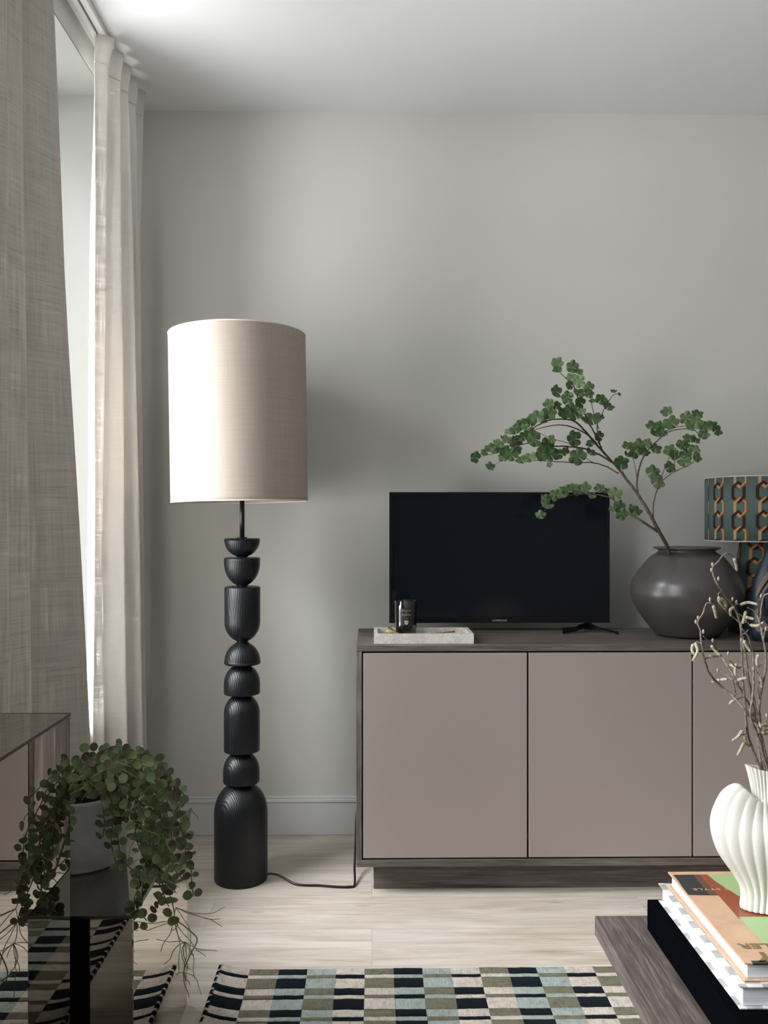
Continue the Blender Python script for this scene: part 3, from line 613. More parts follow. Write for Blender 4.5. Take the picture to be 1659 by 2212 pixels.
SW = [([(1690, 1206), (1664, 1228), (1652, 1244), (1640, 1264), (1633, 1282), (1632, 1290)], [(1690, 1226), (1664, 1246), (1654, 1258), (1646, 1270), (1639, 1282), (1634, 1290)], 1),
 ([(1690, 1240), (1664, 1255), (1654, 1266), (1645, 1280), (1639, 1296)], [(1690, 1246), (1664, 1262), (1657, 1272), (1649, 1284), (1643, 1297)], 1),
 ([(1630, 1320), (1631, 1345), (1634, 1362), (1642, 1366)], [(1637, 1312), (1640, 1335), (1646, 1350), (1652, 1358)], 1),
 ([(1646, 1350), (1654, 1362), (1664, 1362), (1690, 1352)], [(1650, 1338), (1657, 1348), (1664, 1350), (1690, 1340)], 1),
 ([(1639, 1296), (1636, 1305), (1638, 1318), (1644, 1328), (1656, 1330), (1664, 1322), (1676, 1312)], [(1650, 1290), (1650, 1300), (1650, 1308), (1652, 1314), (1658, 1314), (1664, 1310), (1672, 1306)], 0)]
for o_, i_, m_ in SW:
    swirl(o_, i_, m_); swirl([(3380-x, y) for x, y in o_], [(3380-x, y) for x, y in i_], m_)
sw.build('body', [M_blue.m, plain('black_paint', (.008, .008, .01), .4), plain('brown_paint', (.15, .10, .075), .6)], vz)

# ================================================================= SMOKED MIRROR PEDESTALS
LBX0, LBX1, LBY0, LBY1, LBZ = -.74, -.432, 1.515, 1.954, .414
M_trim = plain('black_edge_trim', (.006, .006, .008), .3)
TBX0, TBX1, TBY0, TBY1, TBZ = -.745, -.5272, 1.03, 1.4645, .793
def pedestal(name, x0, x1, y0, y1, z, lab_):
    root = thing(name, ((x0+x1)/2, (y0+y1)/2, 0), lab_, 'side table')
    MB().box(x0, x1, y0, y1, .0005, z).build('mirror_body', M_mirror, root, .0018, 2)
    e_ = .0006; w_ = .0045; tr_ = MB(); q = z+e_
    tr_.box(x0-e_, x1+e_, y0-e_, y0, z-w_, q).box(x0-e_, x1+e_, y1, y1+e_, z-w_, q).box(x1, x1+e_, y0, y1, z-w_, q).box(x0-e_, x0, y0, y1, z-w_, q)
    tr_.build('edge_trim', M_trim, root)
pedestal('mirrored_cube_table', LBX0, LBX1, LBY0, LBY1, LBZ, 'low smoked mirror cube side table carrying the trailing plant')
pedestal('mirrored_pedestal', TBX0, TBX1, TBY0, TBY1, TBZ, 'tall smoked mirror pedestal at the left edge, in front of the plant')
# black mushroom lamp on the tall pedestal, only its rim reaches into the photo
gx, gy = -.657, 1.20; gl = thing('mushroom_lamp', (gx, gy, TBZ), 'black rounded lamp on the tall mirrored pedestal, only its rim in view', 'table lamp')
rr = .107
MB().lathe([(0, TBZ+.0008), (.06, TBZ+.0008), (.06, TBZ+.010), (.012, TBZ+.016), (.012, 1.13), (0, 1.13)], (gx, gy, 0), 40).build('base', M_black, gl)
MB().lathe([(rr*.86, 1.100), (rr*.96, 1.106), (rr, 1.118), (rr, 1.145), (rr*.97, 1.165), (rr*.8, 1.195), (rr*.45, 1.215), (0, 1.22)], (gx, gy, 0), 56, cap=False).build('shade', plain('black_shade', (.006, .008, .014), .4), gl, solid=.002)

# ================================================================= TRAILING PLANT
QX, QY, QR = -.615, 1.775, .100
pt = thing('potted_trailing_plant', (QX, QY, LBZ), 'trailing plant with small round leaves in a grey concrete pot on the low mirrored cube', 'potted plant')
m = NT('rough_grey_concrete').set(Roughness=.9, Specular_IOR_Level=.2); v = m.coord(); vo_ = m.n('TexVoronoi'); vo_.feature = 'SMOOTH_F1'; m.l(m.coord((1, 1, 1.9)), vo_.inputs['Vector']); vo_.inputs['Scale'].default_value = 16
m.col(m.ramp(m.noise(v, 14, 5), [(.3, (.38, .385, .39)), (.7, (.50, .505, .51))])); m.bump(m.math('ADD', m.math('MULTIPLY', vo_.outputs[0], 1.6), m.noise(v, 20, 5)), .8, .006)
ptz = .560
MB().lathe([(0, LBZ+.0008), (QR*.86, LBZ+.0008), (QR*.9, LBZ+.006), (QR*1.0, ptz-.006), (QR*.985, ptz), (QR*.9, ptz-.001), (QR*.88, ptz-.02), (0, ptz-.022)], (QX, QY, 0), 72).build('pot', m.m, pt)
MB().lathe([(0, ptz-.0215), (QR*.87, ptz-.0205), (QR*.5, ptz-.012), (0, ptz-.008)], (QX, QY, 0), 40).build('soil', plain('dark_soil', (.02, .015, .012), .95), pt)
rnd = random.Random(11); stm = MB(); lv = MB(); tend = MB()
def button_leaf(c, r, Mx, mi):
    N = 12; vv = [Vector((0, 0, -.10*r))]
    for q in (.6, 1.0):
        for i in range(N):
            a = 2*math.pi*i/N; vv.append(Vector((math.sin(a)*r*q, math.cos(a)*r*q*(1.06 if math.cos(a) > .9 else 1), .12*r*(q*q)*(1+.5*math.cos(2*a)))))
    ff = [(0, 1+(i+1) % N, 1+i) for i in range(N)]+[(1+i, 1+(i+1) % N, 1+N+(i+1) % N, 1+N+i) for i in range(N)]
    mb = lv; mb.add([Mx @ v+c for v in vv], ff, mi, True)
def strand(P, lr=.0085, gap_=.017, leaves=True, rstem=.0011):
    Q = catmull(P, 8); stm.tube(Q, [rstem]*(len(Q)-1)+[rstem*.5], 5)
    d = 0; side = 1; az = rnd.uniform(0, 6)
    if not leaves: return
    for i in range(1, len(Q)):
        d += (Q[i]-Q[i-1]).length
        if d > gap_:
            d = 0; T = (Q[i]-Q[i-1]).normalized(); az += 1.57+rnd.uniform(-.3, .3)
            u = T.cross(Vector((.2, 1, .1))).normalized(); w_ = T.cross(u)
            for s_ in (-1, 1):
                if rnd.random() < .06: continue
                dr = (u*math.cos(az)+w_*math.sin(az))*s_; r = lr*rnd.uniform(.75, 1.2); c = Q[i]+dr*(r*1.15)+T*.002
                nrm = (T*.6+Vector((rnd.uniform(-.5, .5), -rnd.uniform(.4, 1.2), rnd.uniform(-.1, .9)))).normalized()
                yax = (dr-nrm*dr.dot(nrm)).normalized(); xax = yax.cross(nrm)
                button_leaf(c, r, Matrix((xax, yax, nrm)).transposed(), rnd.choice([0, 0, 1, 1, 2]))
def pq(px, y, Y): return at(px, y, Y)
# arching strands placed around the pot rim
hand = [
 [(200,1672,1.76),(270,1632,1.73),(330,1640,1.70),(375,1690,1.68),(402,1722,1.67)],
 [(210,1668,1.75),(290,1640,1.69),(340,1680,1.66),(365,1740,1.65),(395,1800,1.65),(402,1850,1.65)],
 [(210,1672,1.72),(280,1655,1.67),(330,1700,1.64),(350,1780,1.63),(345,1860,1.62),(372,1950,1.61),(378,1990,1.60)],
 [(220,1680,1.70),(270,1680,1.64),(310,1740,1.62),(330,1820,1.60),(360,1880,1.60),(380,1930,1.60)],
 [(210,1680,1.68),(250,1690,1.62),(285,1760,1.60),(300,1830,1.59),(335,1890,1.58),(365,1960,1.58)],
 [(205,1675,1.74),(300,1650,1.74),(370,1720,1.74),(395,1790,1.74),(410,1860,1.74),(415,1910,1.73),(418,1938,1.73)],
 [(200,1680,1.66),(232,1700,1.60),(245,1760,1.59),(240,1820,1.585),(255,1880,1.58)],
 [(190,1684,1.66),(214,1710,1.61),(225,1770,1.60),(222,1810,1.595)],
 [(195,1680,1.68),(222,1700,1.62),(250,1780,1.60),(262,1850,1.59),(300,1900,1.57),(290,1950,1.56),(318,1990,1.56)],
 [(230,1660,1.80),(300,1628,1.84),(350,1670,1.86),(385,1740,1.86),(405,1800,1.86)],
 [(215,1668,1.78),(250,1622,1.78),(300,1625,1.78),(345,1660,1.78),(385,1715,1.78)],
 [(180,1675,1.75),(175,1640,1.74),(195,1612,1.72)], [(190,1672,1.74),(215,1630,1.73),(245,1612,1.72),(270,1618,1.72)],
 [(200,1675,1.70),(250,1650,1.66),(290,1690,1.64),(300,1760,1.62),(288,1810,1.61)],
 [(230,1680,1.66),(275,1700,1.62),(320,1780,1.60),(325,1850,1.59),(350,1900,1.58),(350,1935,1.57),(335,1960,1.57)],
 [(210,1672,1.76),(280,1660,1.72),(345,1720,1.70),(370,1800,1.69),(375,1870,1.68),(395,1900,1.68)],
 [(240,1668,1.72),(300,1672,1.69),(345,1750,1.66),(360,1830,1.66),(395,1870,1.65)],
 [(175,1680,1.70),(190,1660,1.66),(225,1650,1.63),(255,1680,1.61),(265,1730,1.60)],
]
for h_ in hand: strand([pq(*p) for p in h_])
for k in range(15):   # the rest of the crown, all round
    a = rnd.uniform(0, 2*math.pi); r0 = rnd.uniform(.0, .07); out = QR*rnd.uniform(1.02, 1.35); up = rnd.uniform(.02, .055); drop = rnd.uniform(.03, .26) if math.cos(a) < .3 else rnd.uniform(.02, .12)
    dv = Vector((math.cos(a), math.sin(a), 0)); c0 = Vector((QX, QY, ptz-.01))
    lim = out; drop *= .35 if math.sin(a) < -.3 else 1
    strand([c0+dv*r0, c0+dv*(lim*.6)+Vector((0, 0, up)), c0+dv*(lim*.95)+Vector((0, 0, up*.4)), c0+dv*lim*1.02+Vector((0, 0, -drop*.5)), c0+dv*lim*1.03+Vector((0, 0, -drop))])
for k in range(22):   # short upright sprigs filling the top
    a = rnd.uniform(0, 2*math.pi); r0 = rnd.uniform(0, .085); c0 = Vector((QX+r0*math.cos(a), QY+r0*math.sin(a), ptz-.012)); e_ = c0+Vector((rnd.uniform(-.04, .04), rnd.uniform(-.04, .04), rnd.uniform(.03, .075)))
    strand([c0, (c0+e_)/2+Vector((rnd.uniform(-.01, .01), 0, .006)), e_])
def tendrils(p, n_, L_, seed):
    q = random.Random(seed)
    for i in range(n_):
        a = q.uniform(-1.2, 1.2); d = Vector((math.sin(a), q.uniform(-.3, .3), -math.cos(a)*q.uniform(.2, 1))); P_ = [Vector(p)]
        for j in range(4): d = (d+Vector((q.uniform(-.5, .5), q.uniform(-.3, .3), q.uniform(-.5, .3)))).normalized(); P_.append(P_[-1]+d*L_/4)
        for z in P_: z.z = max(z.z, .004)
        tend.tube(catmull(P_, 4), [.0008]*16+[.0004], 4)
for p, n_, L_ in [((378,1990,1.60),6,.09),((400,2035,1.62),7,.07),((320,1850,1.59),6,.05),((330,1890,1.58),5,.06),((380,1960,1.60),5,.10),((412,1745,1.69),6,.030),((300,1780,1.60),7,.06),((395,2100,1.62),4,.06),((200,1690,1.62),6,.05),((180,1675,1.62),6,.05),((260,1660,1.63),8,.06),((230,1650,1.64),8,.05)]:
    tendrils(pq(*p), n_, L_, int(p[0]))
tend.tube(catmull([pq(378,1985,1.60), pq(410,2010,1.60), pq(426,2030,1.60), pq(412,2060,1.60), pq(398,2095,1.60), pq(402,2120,1.60)], 6), .0013, 5)
# roots trailing over the cube's left end too (seen in the pedestal mirror)

stm.build('stem', leafmat('plant_stem_green', (.07, .06, .03), (.13, .15, .07), .1), pt)
lv.build('foliage', [leafmat('button_leaf_green', (.09, .135, .062), (.17, .235, .105), .2), leafmat('button_leaf_olive', (.12, .155, .065), (.24, .285, .13), .2), leafmat('button_leaf_bronze', (.085, .065, .048), (.15, .13, .085), .2)], pt)
tend.build('tendrils', leafmat('tendril_pale_green', (.17, .22, .09), (.30, .36, .18), .1), pt)['kind'] = 'stuff'

# ================================================================= RUG
RX0, RYB = xat(479, 2.08), 2.080; colw = .0712; hrows = (.029, .015, .043)
cols_ = {0: ('o', 'c'), 1: ('n', 'm'), 2: ('m', 'o'), 3: ('c', 'n')}
MI = {'o': 0, 'c': 1, 'n': 2, 'm': 3}
rg = MB(); bnd = MB(); rnd = random.Random(5)
ncol = 24
def curl(x, y):
    t_ = max(0, 1-(x-RX0)/.085); return .016*t_*t_
for ci in range(ncol):
    x0 = RX0+(0 if ci == 0 else .0)+ci*colw; pair = cols_[(ci-1) % 4]; yb_ = RYB; ri = 0
    while yb_ > .55:
        h = hrows[ri % 3]; y1 = yb_; y0 = yb_-h; mi = MI[pair[ri % 2]]; H_ = .013+rnd.uniform(-.0008, .0008); ri += 1; yb_ = y0
        nx = 8; ny = 4; vv = []
        near = y0 > 1.2
        if not near: nx, ny = 3, 2
        for j in range(ny+1):
            for i in range(nx+1):
                u, v_ = i/nx, j/ny; ex = (abs(2*u-1))**6; ey = (abs(2*v_-1))**6
                X = x0+colw*u; Yy = y0+h*v_; dz = -.0016*max(ex, ey); X2 = X+noise.noise(Vector((X*30, Yy*8, 0)))*.0012; Y2 = Yy+noise.noise(Vector((X*60, Yy*8, 4)))*.0016
                vv.append((X2, Y2, H_+dz+noise.noise(Vector((X*170, Yy*60, 1)))*.0006+curl(X, Yy)))
        rg.add(vv, [(j*(nx+1)+i, j*(nx+1)+i+1, (j+1)*(nx+1)+i+1, (j+1)*(nx+1)+i) for j in range(ny) for i in range(nx)], mi, True)
def wool(name, c):
    m = NT(name).set(Roughness=.95, Specular_IOR_Level=.05, Sheen_Weight=.05); f = m.noise(m.coord((520, 60, 60)), 1, 4, .7); g = m.noise(m.coord(), 60, 3)
    k = m.math('ADD', m.math('MULTIPLY', f, .6), m.math('MULTIPLY', g, .4)); m.col(m.ramp(k, [(.36, tuple(x*.62 for x in c)), (.5, c), (.64, tuple(min(1, x*1.18) for x in c))])); m.bump(f, .9, .0025); return m.m
W_ = [wool('wool_olive', (.175, .165, .115)), wool('wool_cream', (.60, .53, .465)), wool('wool_navy', (.004, .008, .013)), wool('wool_mint', (.345, .40, .37))]
rug = thing('patterned_rug', (RX0+.8, 1.3, 0), 'hand-tufted rug of olive, navy, mint and cream blocks under the coffee table', 'rug')
rg.build('pile', W_, rug)
xe = RX0+ncol*colw
bk = MB(); nn = 60
vv = []
for i in range(nn+1):
    X = RX0-.001+(xe-RX0)*(i/nn)**2
    for Yv in (.55, RYB+.001): vv += [(X, Yv, .0006+curl(X, 0)), (X, Yv, .0085+curl(X, 0))]
bk.add(vv, [f for i in range(nn) for f in ((4*i, 4*i+2, 4*i+6, 4*i+4), (4*i+1, 4*i+5, 4*i+7, 4*i+3), (4*i+2, 4*i+3, 4*i+7, 4*i+6), (4*i, 4*i+4, 4*i+5, 4*i+1))]+[(0, 1, 3, 2), (4*nn, 4*nn+2, 4*nn+3, 4*nn+1)])
bk.build('backing', wool('backing_cream', (.50, .46, .41)), rug)
for k in range(170):   # whipped edge along the left end
    yy = RYB-.004-k*.009
    bnd.ico((RX0-.001, yy, .0135+.010), .0062, 1, 2 if (k % 3) else 1, (1, .85, 1.15))
bnd.build('whipped_edge', W_, rug)

# ================================================================= COFFEE TABLE + BOOKS
CTZ = .36; CTY = 1.617; CTX = xat(1284.5, CTY); cth = .036
ct = thing('coffee_table', (CTX+.45, 1.1, 0), 'low dark wood coffee table with a thick top holding the book stack', 'coffee table')
MB().box(CTX, CTX+.95, .35, CTY, CTZ-cth, CTZ).build('tabletop', M_tablewood, ct, .0012, 1)
MB().box(CTX+.24, CTX+.75, .55, CTY-.18, .0165, CTZ-cth).build('plinth', M_tablewood, ct, .002, 1)
# black box-book
bx0, byb, bzt = xat(1398, 1.561), 1.561, CTZ+.057
m = NT('black_cloth').set(Roughness=.8, Specular_IOR_Level=.0); m.col(m.ramp(m.noise(m.coord(), 400, 2), [(.3, (.0015, .002, .003)), (.7, (.003, .0035, .005))])); M_cloth = m.m
kb = thing('slipcase_book', (bx0+.16, byb-.22, CTZ), 'thick black slipcase book at the bottom of the stack on the coffee table', 'book', None)
MB().box(bx0, bx0+.36, byb-.43, byb, CTZ+.0005, bzt).build('slipcase', M_cloth, kb, .0012, 1)
M_page = NT('page_edges').set(Roughness=.8, Specular_IOR_Level=.15); v = M_page.coord((3, 3, 900)); M_page.col(M_page.ramp(M_page.noise(v, 1, 2), [(.35, (.55, .57, .61)), (.6, (.70, .72, .76))])); M_page = M_page.m
def book(root, x0, x1, y0, y1, z0, z1, cover, ct_=.0028, spine_right=True, corner=.0):
    MB().box(x0, x1, y0, y1, z0, z0+ct_).build('back_cover', cover, root, .0010, 2)
    MB().box(x0+.006, x1-.003, y0+.005, y1-.005, z0+ct_, z1-ct_).build('page_block', M_page, root, .0008, 1)
    f_ = MB().box(x0, x1, y0, y1, z1-ct_, z1).build('front_cover', cover, root, .0010, 2)
    MB().box(x1, x1+.003, y0, y1, z0, z1).build('spine', cover, root, .001, 1)
    return f_
# checkered marble cover
m = NT('checked_stone_cover').set(Roughness=.35)
ch = m.n('TexBrick'); m.l(m.coord(), ch.inputs['Vector']); ch.offset = .0; ch.inputs['Scale'].default_value = 1; ch.inputs['Brick Width'].default_value = .7; ch.inputs['Row Height'].default_value = .0235; ch.inputs['Mortar Size'].default_value = .0004
ck = m.n('TexChecker'); m.l(m.coord(), ck.inputs[0]); ck.inputs['Scale'].default_value = 42
nv = m.noise(m.coord(), 60, 5, .65, 1.0)
m.col(m.mix(ck.outputs['Fac'], m.ramp(nv, [(.3, (.50, .50, .49)), (.6, (.66, .66, .65))]), m.ramp(nv, [(.3, (.25, .245, .23)), (.6, (.40, .39, .37))]))); M_check = m.m
b2x = xat(1422, 1.552); z2 = bzt+.0005
b2 = thing('art_book', (b2x+.13, 1.38, bzt), 'white book with a grey checked stone cover, middle of the stack on the coffee table', 'book')
book(b2, b2x, b2x+.28, 1.206, 1.552, z2, z2+.034, M_check)
b3x = xat(1443, 1.533); z3 = z2+.0345; z3t = z3+.028
M_tan = NT('tan_cloth_cover').set(Roughness=.5); M_tan.col(M_tan.ramp(M_tan.noise(M_tan.coord(), 18, 4, .6, 1), [(.35, (.48, .30, .195)), (.65, (.57, .375, .25))])); M_tan = M_tan.m
b3 = thing('art_book', (b3x+.13, 1.38, z3), 'tan coffee-table book with green and rust cover art, topmost of the stack', 'book')
fc = book(b3, b3x, b3x+.27, 1.217, 1.535, z3, z3t, M_tan)
art = MB(); zz = z3t+.0001
def top(px, y, k=0): # a point on the cover seen at px, y
    s = (CAM_Z-(zz+k*.00008))*F/(y-YH); Y = s; p = at(px, y, Y); return (p.x, p.y, zz+k*.00008)
def patch(pts, mi, k=0): art.add([top(x, y, k) for x, y in pts], [tuple(range(len(pts)))], mi)
patch([(1454, 1893.5), (1497, 1893.5), (1534, 1939), (1487, 1937.5), (1474, 1920), (1463, 1904)], 0, 1)      # charcoal block
patch([(1497, 1893.5), (1510, 1893.5), (1552, 1939), (1534, 1939)], 1, 1)            # brown strip
patch([(1510, 1893.5), (1528, 1893.5), (1545, 1908), (1566, 1922), (1598, 1942), (1606, 1985), (1592, 1985), (1552, 1939)], 2, 1)   # rust
patch([(1528, 1893.5), (1655, 1893.5), (1690, 1935), (1598, 1941), (1566, 1922), (1545, 1908)], 3, 1)  # green far
patch([(1552, 1939), (1592, 1985), (1596, 1990), (1700, 1990), (1690, 1936), (1598, 1941)], 2, 0)
patch([(1596, 1986), (1620, 2013), (1652, 2048), (1662, 2058), (1760, 2058), (1720, 1986)], 3, 2)
art.build('cover_art', [plain('charcoal_print', (.035, .038, .035), .4), plain('umber_print', (.12, .065, .045), .4), plain('rust_print', (.27, .075, .040), .4), plain('green_print', (.33, .46, .22), .4)], fc)
tts = []
def flat_text(s, cx, cy, wd, ht, sp_=1.0):
    q = MB(); text_into(q, s, Matrix.Diagonal((1, 1, 1, 1)), spacing=sp_*1.05, bold=.035 if ht > .01 else .01); xs = [p.x for p in q.v]; ys = [p.y for p in q.v]; kx = wd/(max(xs)-min(xs)); ky = ht/(max(ys)-min(ys)); mx_, my_ = (max(xs)+min(xs))/2, (max(ys)+min(ys))/2
    return q, [Vector((cx-(p.x-mx_)*kx, cy-(p.y-my_)*ky, zz+.0004+(.0001 if p.z > 0 else 0))) for p in q.v]
# upside-down lettering: the book faces away from the camera
def put(s, left, row_y, wd, ht, mi, sp_=1.0):
    q, vv = flat_text(s, left+wd/2, row_y, wd, ht, sp_); tts.append(('title_lettering' if mi else 'subtitle_lettering', s, MB().add(vv, q.f, 0), mi))
pL = top(1497, 1926); put('EVOCATIVE STYLE', pL[0], pL[1], .152, .0075, 0, 1.1)
pR = top(1594, 2050); put('WEARSTLER', pR[0], pR[1], .168, .0155, 1)
pY = top(1628, 2074); put('KELLY', pY[0], pY[1], .135, .0275, 1)
PR_ = [plain('copper_print', (.62, .36, .24), .4), plain('olive_print', (.16, .11, .035), .35)]
for n_, _, b_k, mi in tts: b_k.build(n_, PR_[mi], fc)
MB().box(b3x+.012, b3x+.26, 1.2155, 1.2225, z3t-.003, z3t+.0006).build('cover_band', plain('charcoal_band', (.03, .032, .028), .45), fc, .0005, 1)

# ================================================================= WHITE SHELL VASE
WY = 1.385; wx = xat(1662, WY); kw = WY/F
def zw(y): return zat(y, WY, 1640)
wz0 = z3t+.0008
wv = thing('shell_vase', (wx, WY, wz0), 'matt white fluted shell-shaped vase standing on the top book', 'vase')
side = [(36, None, 0), (41, 1990), (60, 1968), (64, 1958), (63, 1945), (62, 1930), (66, 1912), (78, 1890), (95, 1867), (112, 1842), (122, 1818), (128, 1795), (129, 1775), (125, 1752), (117, 1731), (106, 1711), (90, 1697), (72, 1692), (58, 1703), (46, 1725), (38, 1742), (36, 1735), (38, 1715), (42, 1695), (47, 1672), (52, 1655), (53, 1652)]
front = [(32, None, 0), (36, 1990), (50, 1968), (53, 1958), (53, 1945), (53, 1930), (58, 1912), (68, 1890), (80, 1867), (92, 1842), (99, 1818), (100, 1797), (94, 1781), (82, 1768), (68, 1757), (56, 1748), (48, 1741), (42, 1736), (38, 1731), (36, 1725), (34, 1718), (33, 1710), (32, 1702), (32, 1690), (34, 1676), (37, 1664), (38, 1660)]
def zof(p): return wz0 if p[1] is None else max(wz0+.001, zw(p[1]))
SP = catmull([(p[0]*kw, zof(p), 0) for p in side], 4); FP = catmull([(p[0]*kw, zof(p), 0) for p in front], 4)
NA = 336; NR = 28; vv = []; K = len(SP)
for j in range(K):
    for i in range(NA):
        a = 2*math.pi*i/NA; w = abs(math.cos(a))**3.5
        t_ = j/(K-1); tw = .22*math.sin(t_*math.pi*1.6)
        r = SP[j].x*w+FP[j].x*(1-w); z = SP[j].y*w+FP[j].y*(1-w)
        amp = .0036*min(1, r/.035)*min(1, j/6+.3); ph = NR*a+tw*NR*math.sin(a)*.9
        rb_ = abs(math.cos(ph/2))**.8; q = r-amp*(1-rb_)
        vv.append((wx+q*math.cos(a), WY+.66*q*math.sin(a), z-(0 if j > K-6 else 0)))
wm = MB(); wm.add(vv, [(j*NA+i, j*NA+(i+1) % NA, (j+1)*NA+(i+1) % NA, (j+1)*NA+i) for j in range(K-1) for i in range(NA)]+[tuple(reversed(range(NA)))], 0, True)
# inner wall of the neck
inn = []; base_i = (K-1)*NA
for q, dz in ((.93, 0), (.82, -.006), (.70, -.05), (.60, -.09)):
    for i in range(NA): p = Vector(vv[base_i+i]); inn.append((wx+(p.x-wx)*q, WY+(p.y-WY)*q, p.z+dz))
wm2 = [Vector(vv[base_i+i]) for i in range(NA)]+[Vector(p) for p in inn]
wm.add(wm2, [(j*NA+i, j*NA+(i+1) % NA, (j+1)*NA+(i+1) % NA, (j+1)*NA+i) for j in range(4) for i in range(NA)]+[tuple(4*NA+i for i in range(NA))], 0, True)
m = NT('matt_white_porcelain').set(Base_Color=(.70, .69, .635), Roughness=.55, Specular_IOR_Level=.35, Subsurface_Weight=.08); m.b.inputs['Subsurface Radius'].default_value = (.01, .008, .006)
wm.build('vase_body', m.m, wv)

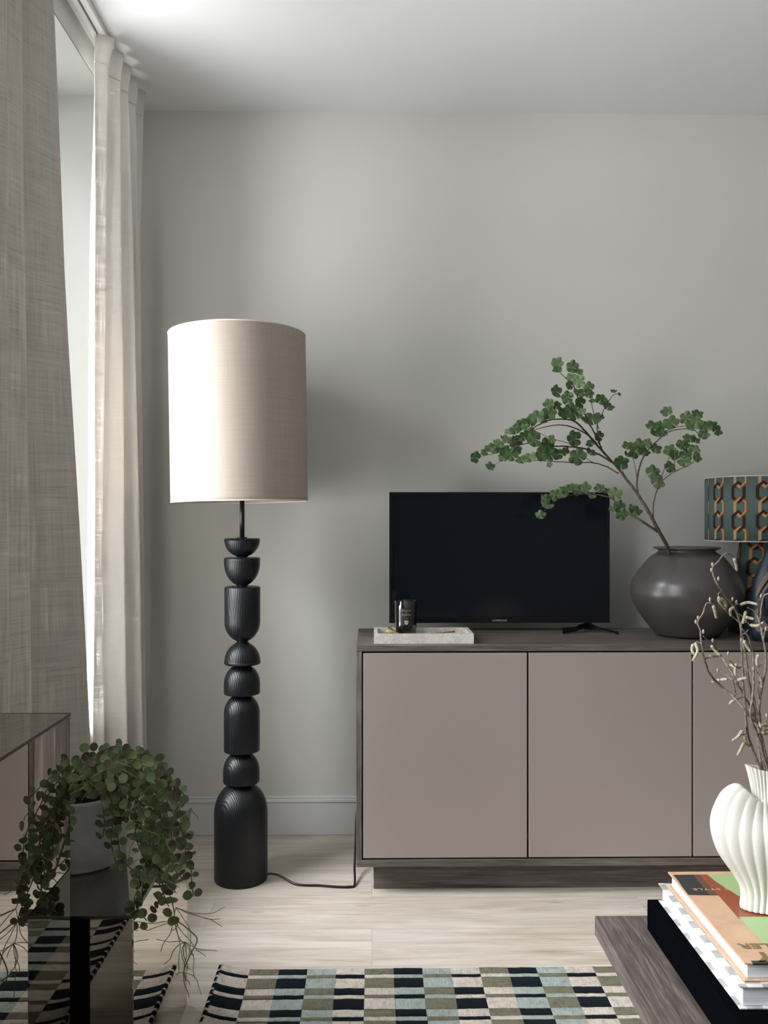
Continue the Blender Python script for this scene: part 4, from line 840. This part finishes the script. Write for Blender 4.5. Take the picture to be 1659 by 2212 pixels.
# ---- catkin twigs standing in the white vase
def c3(x, y, Y): return at(1360+x/3.0736, 980+y/3.0736, Y)
m = NT('grey_hazel_bark').set(Roughness=.75); m.col(m.ramp(m.noise(m.coord(), 160, 3), [(.35, (.085, .062, .052)), (.65, (.24, .195, .165))])); M_hz = m.m
m = NT('catkin_pale_green').set(Roughness=.85); vq = m.n('TexVoronoi'); m.l(m.coord(), vq.inputs['Vector']); vq.inputs['Scale'].default_value = 420; m.col(m.ramp(vq.outputs['Distance'], [(.1, (.52, .49, .36)), (.7, (.30, .28, .19))])); m.bump(vq.outputs['Distance'], .8, -.001); M_cat = m.m
M_bud = plain('bud_beige', (.34, .28, .22), .7)
rnd = random.Random(21)
twigs = [
 ('contorted hazel twig arching furthest left out of the white vase', 1.37, [[(905,2230),(868,1960),(846,1790),(760,1700),(690,1615),(600,1540),(525,1450),(492,1350),(478,1260),(468,1180),(455,1122),(492,1050),(508,996),(545,990)], [(690,1615),(716,1590),(745,1602)], [(846,1790),(770,1720),(745,1690)], [(525,1350),(490,1365)], [(478,1260),(445,1250),(425,1262)], [(600,1540),(570,1512),(550,1508)]],
  [[(425,1262),(414,1300),(430,1335)], [(436,1255),(452,1310),(418,1378)], [(530,1345),(590,1345)]], [(455,1090),(440,1116),(490,1182)]),
 ('tall hazel twig in the white vase with a hooked tip and hanging catkin', 1.40, [[(915,2230),(890,2020),(842,1800),(800,1560),(762,1310),(738,1130),(690,1015),(642,950),(590,872),(550,782),(572,730),(642,664),(682,682),(698,705)], [(735,1120),(680,1080),(610,1020),(545,992),(535,965)], [(690,1015),(715,1000),(735,1000)], [(642,950),(620,925),(595,925),(590,950)], [(715,1060),(770,1100),(800,1138)]],
  [[(694,695),(706,730),(713,778)], [(733,1003),(790,988),(852,1002)], [(556,1008),(568,1050),(576,1094)], [(800,1138),(850,1142),(890,1118)], [(592,950),(600,990),(640,1035)], [(610,960),(636,990),(640,1030)], [(695,1020),(668,1040),(672,1078)]], [(550,735),(544,772),(590,830),(534,968),(684,966),(710,986)]),
 ('hazel twig leaning left in the white vase, crossing behind the others', 1.42, [[(895,2230),(872,2010),(832,1760),(760,1610),(705,1505),(645,1395),(600,1332),(552,1268),(488,1210)], [(705,1505),(660,1480),(585,1440)], [(760,1610),(700,1640),(680,1650)], [(705,1600),(680,1500),(640,1500),(590,1505)]],
  [[(542,1272),(570,1310),(602,1342)], [(665,1400),(725,1420),(790,1412)], [(546,1514),(580,1506),(602,1502)], [(604,1503),(635,1498),(650,1500)], [(693,1638),(670,1656),(668,1664)]], [(655,1326),(490,1180),(585,1438),(552,1240)]),
 ('straight upright hazel twig in the middle of the white vase', 1.39, [[(900,2230),(850,2000),(788,1880),(770,1700),(748,1420),(742,1210),(748,1110),(768,1060)], [(748,1420),(720,1400),(705,1430)], [(770,1700),(772,1850),(745,1870)], [(742,1210),(770,1190),(790,1170)]],
  [[(772,1045),(762,1090),(752,1130)], [(712,1390),(700,1440),(706,1475)], [(750,1835),(720,1880),(682,1905)], [(762,1915),(740,1960),(716,2005)], [(765,1875),(775,1920),(795,1945)], [(718,1506),(750,1494),(782,1490)]], [(742,1240),(770,1110)]),
 ('twisted hazel twig at the right of the white vase with an S-bend', 1.38, [[(935,2230),(905,2100),(872,1840),(862,1640),(905,1400),(888,1240),(866,1125),(872,1050),(886,955),(918,930),(960,940)], [(862,1640),(850,1560),(862,1480),(820,1420)], [(866,1125),(830,1050),(785,1020)], [(888,1240),(905,1160),(930,1155)], [(880,1400),(850,1420)]],
  [[(858,1330),(844,1370),(848,1412)], [(870,1495),(878,1530),(874,1556)], [(900,1800),(930,1796),(960,1802)], [(770,1085),(800,1092),(826,1098)]], [(905,1162),(873,945),(820,1425),(868,1490)]),
 ('hazel twig nearest the rim of the white vase curling to the right', 1.35, [[(925,2230),(885,2040),(850,1870),(800,1740),(820,1600),(822,1380),(800,1250),(770,1190),(748,1160)], [(850,1870),(900,1830),(945,1850)], [(820,1500),(800,1450),(760,1420),(700,1410),(660,1370)]],
  [[(760,1240),(780,1280),(804,1316)], [(880,1850),(905,1860),(930,1845)], [(862,1812),(885,1802),(912,1812)]], [(865,1800),(910,1740)]),
 ('thin hazel twig behind the other twigs in the white vase', 1.43, [[(912,2230),(895,2000),(862,1850),(830,1650),(790,1500),(770,1340),(755,1250)], [(790,1880),(800,1940),(840,2000)], [(870,1900),(930,1700),(950,1500)]],
  [[(945,1500),(950,1540),(946,1575)]], [(755,1250),(950,1500)]),
]
neckc = Vector((wx, WY, zw(1735)))
for lab_, Y, lines, cats, buds in twigs:
    p0 = c3(lines[0][0][0], lines[0][0][1], Y); root = thing('catkin_twig', (neckc.x, neckc.y, neckc.z), lab_, 'twig', 'contorted hazel twigs in the white vase')
    s_ = MB()
    def dep(x, y): return WY+(Y-WY)*min(1, (2230-y)/500)+.02*math.sin(x*.013+y*.005+Y*40)*min(1, (2230-y)/500)
    for li, pts in enumerate(lines):
        P_ = [c3(x, y, dep(x, y)) for x, y in pts]
        if li == 0: P_ = [Vector((wx+(P_[0].x-wx)*.2, WY, zw(1760)))]+[Vector((wx+max(-.020, min(.020, P_[0].x-wx)), WY+(Y-1.39)*.2, zw(1690)))]+P_[2:] if True else P_
        Q = catmull(P_, 6); k = len(Q)-1; r0, r1 = (.0024, .0011) if li == 0 else (.0013, .0008)
        Q = [q+Vector((noise.noise(q*90), noise.noise(q*90+Vector((3, 3, 3))), noise.noise(q*90+Vector((7, 7, 7)))))*.0016 for q in Q]
        s_.tube(Q, [(r0+(r1-r0)*i/k)*(1.35 if i % 9 == 5 else 1) for i in range(k+1)], 7)
    s_.build('stem', M_hz, root)
    for ca in cats:
        P_ = catmull([c3(x, y, dep(x, y)-.003) for x, y in ca], 6); k = len(P_)-1
        c_ = MB().tube(P_, [(.0029*(1-.25*i/k) if 0 < i < k else .0012) for i in range(k+1)], 9); c_.build('catkin', M_cat, root)
    for x, y in buds:
        p = c3(x, y, dep(x, y)-.001); MB().ico(p, .0026, 2, 0, (.8, .8, 1.5)).build('bud', M_bud, root)
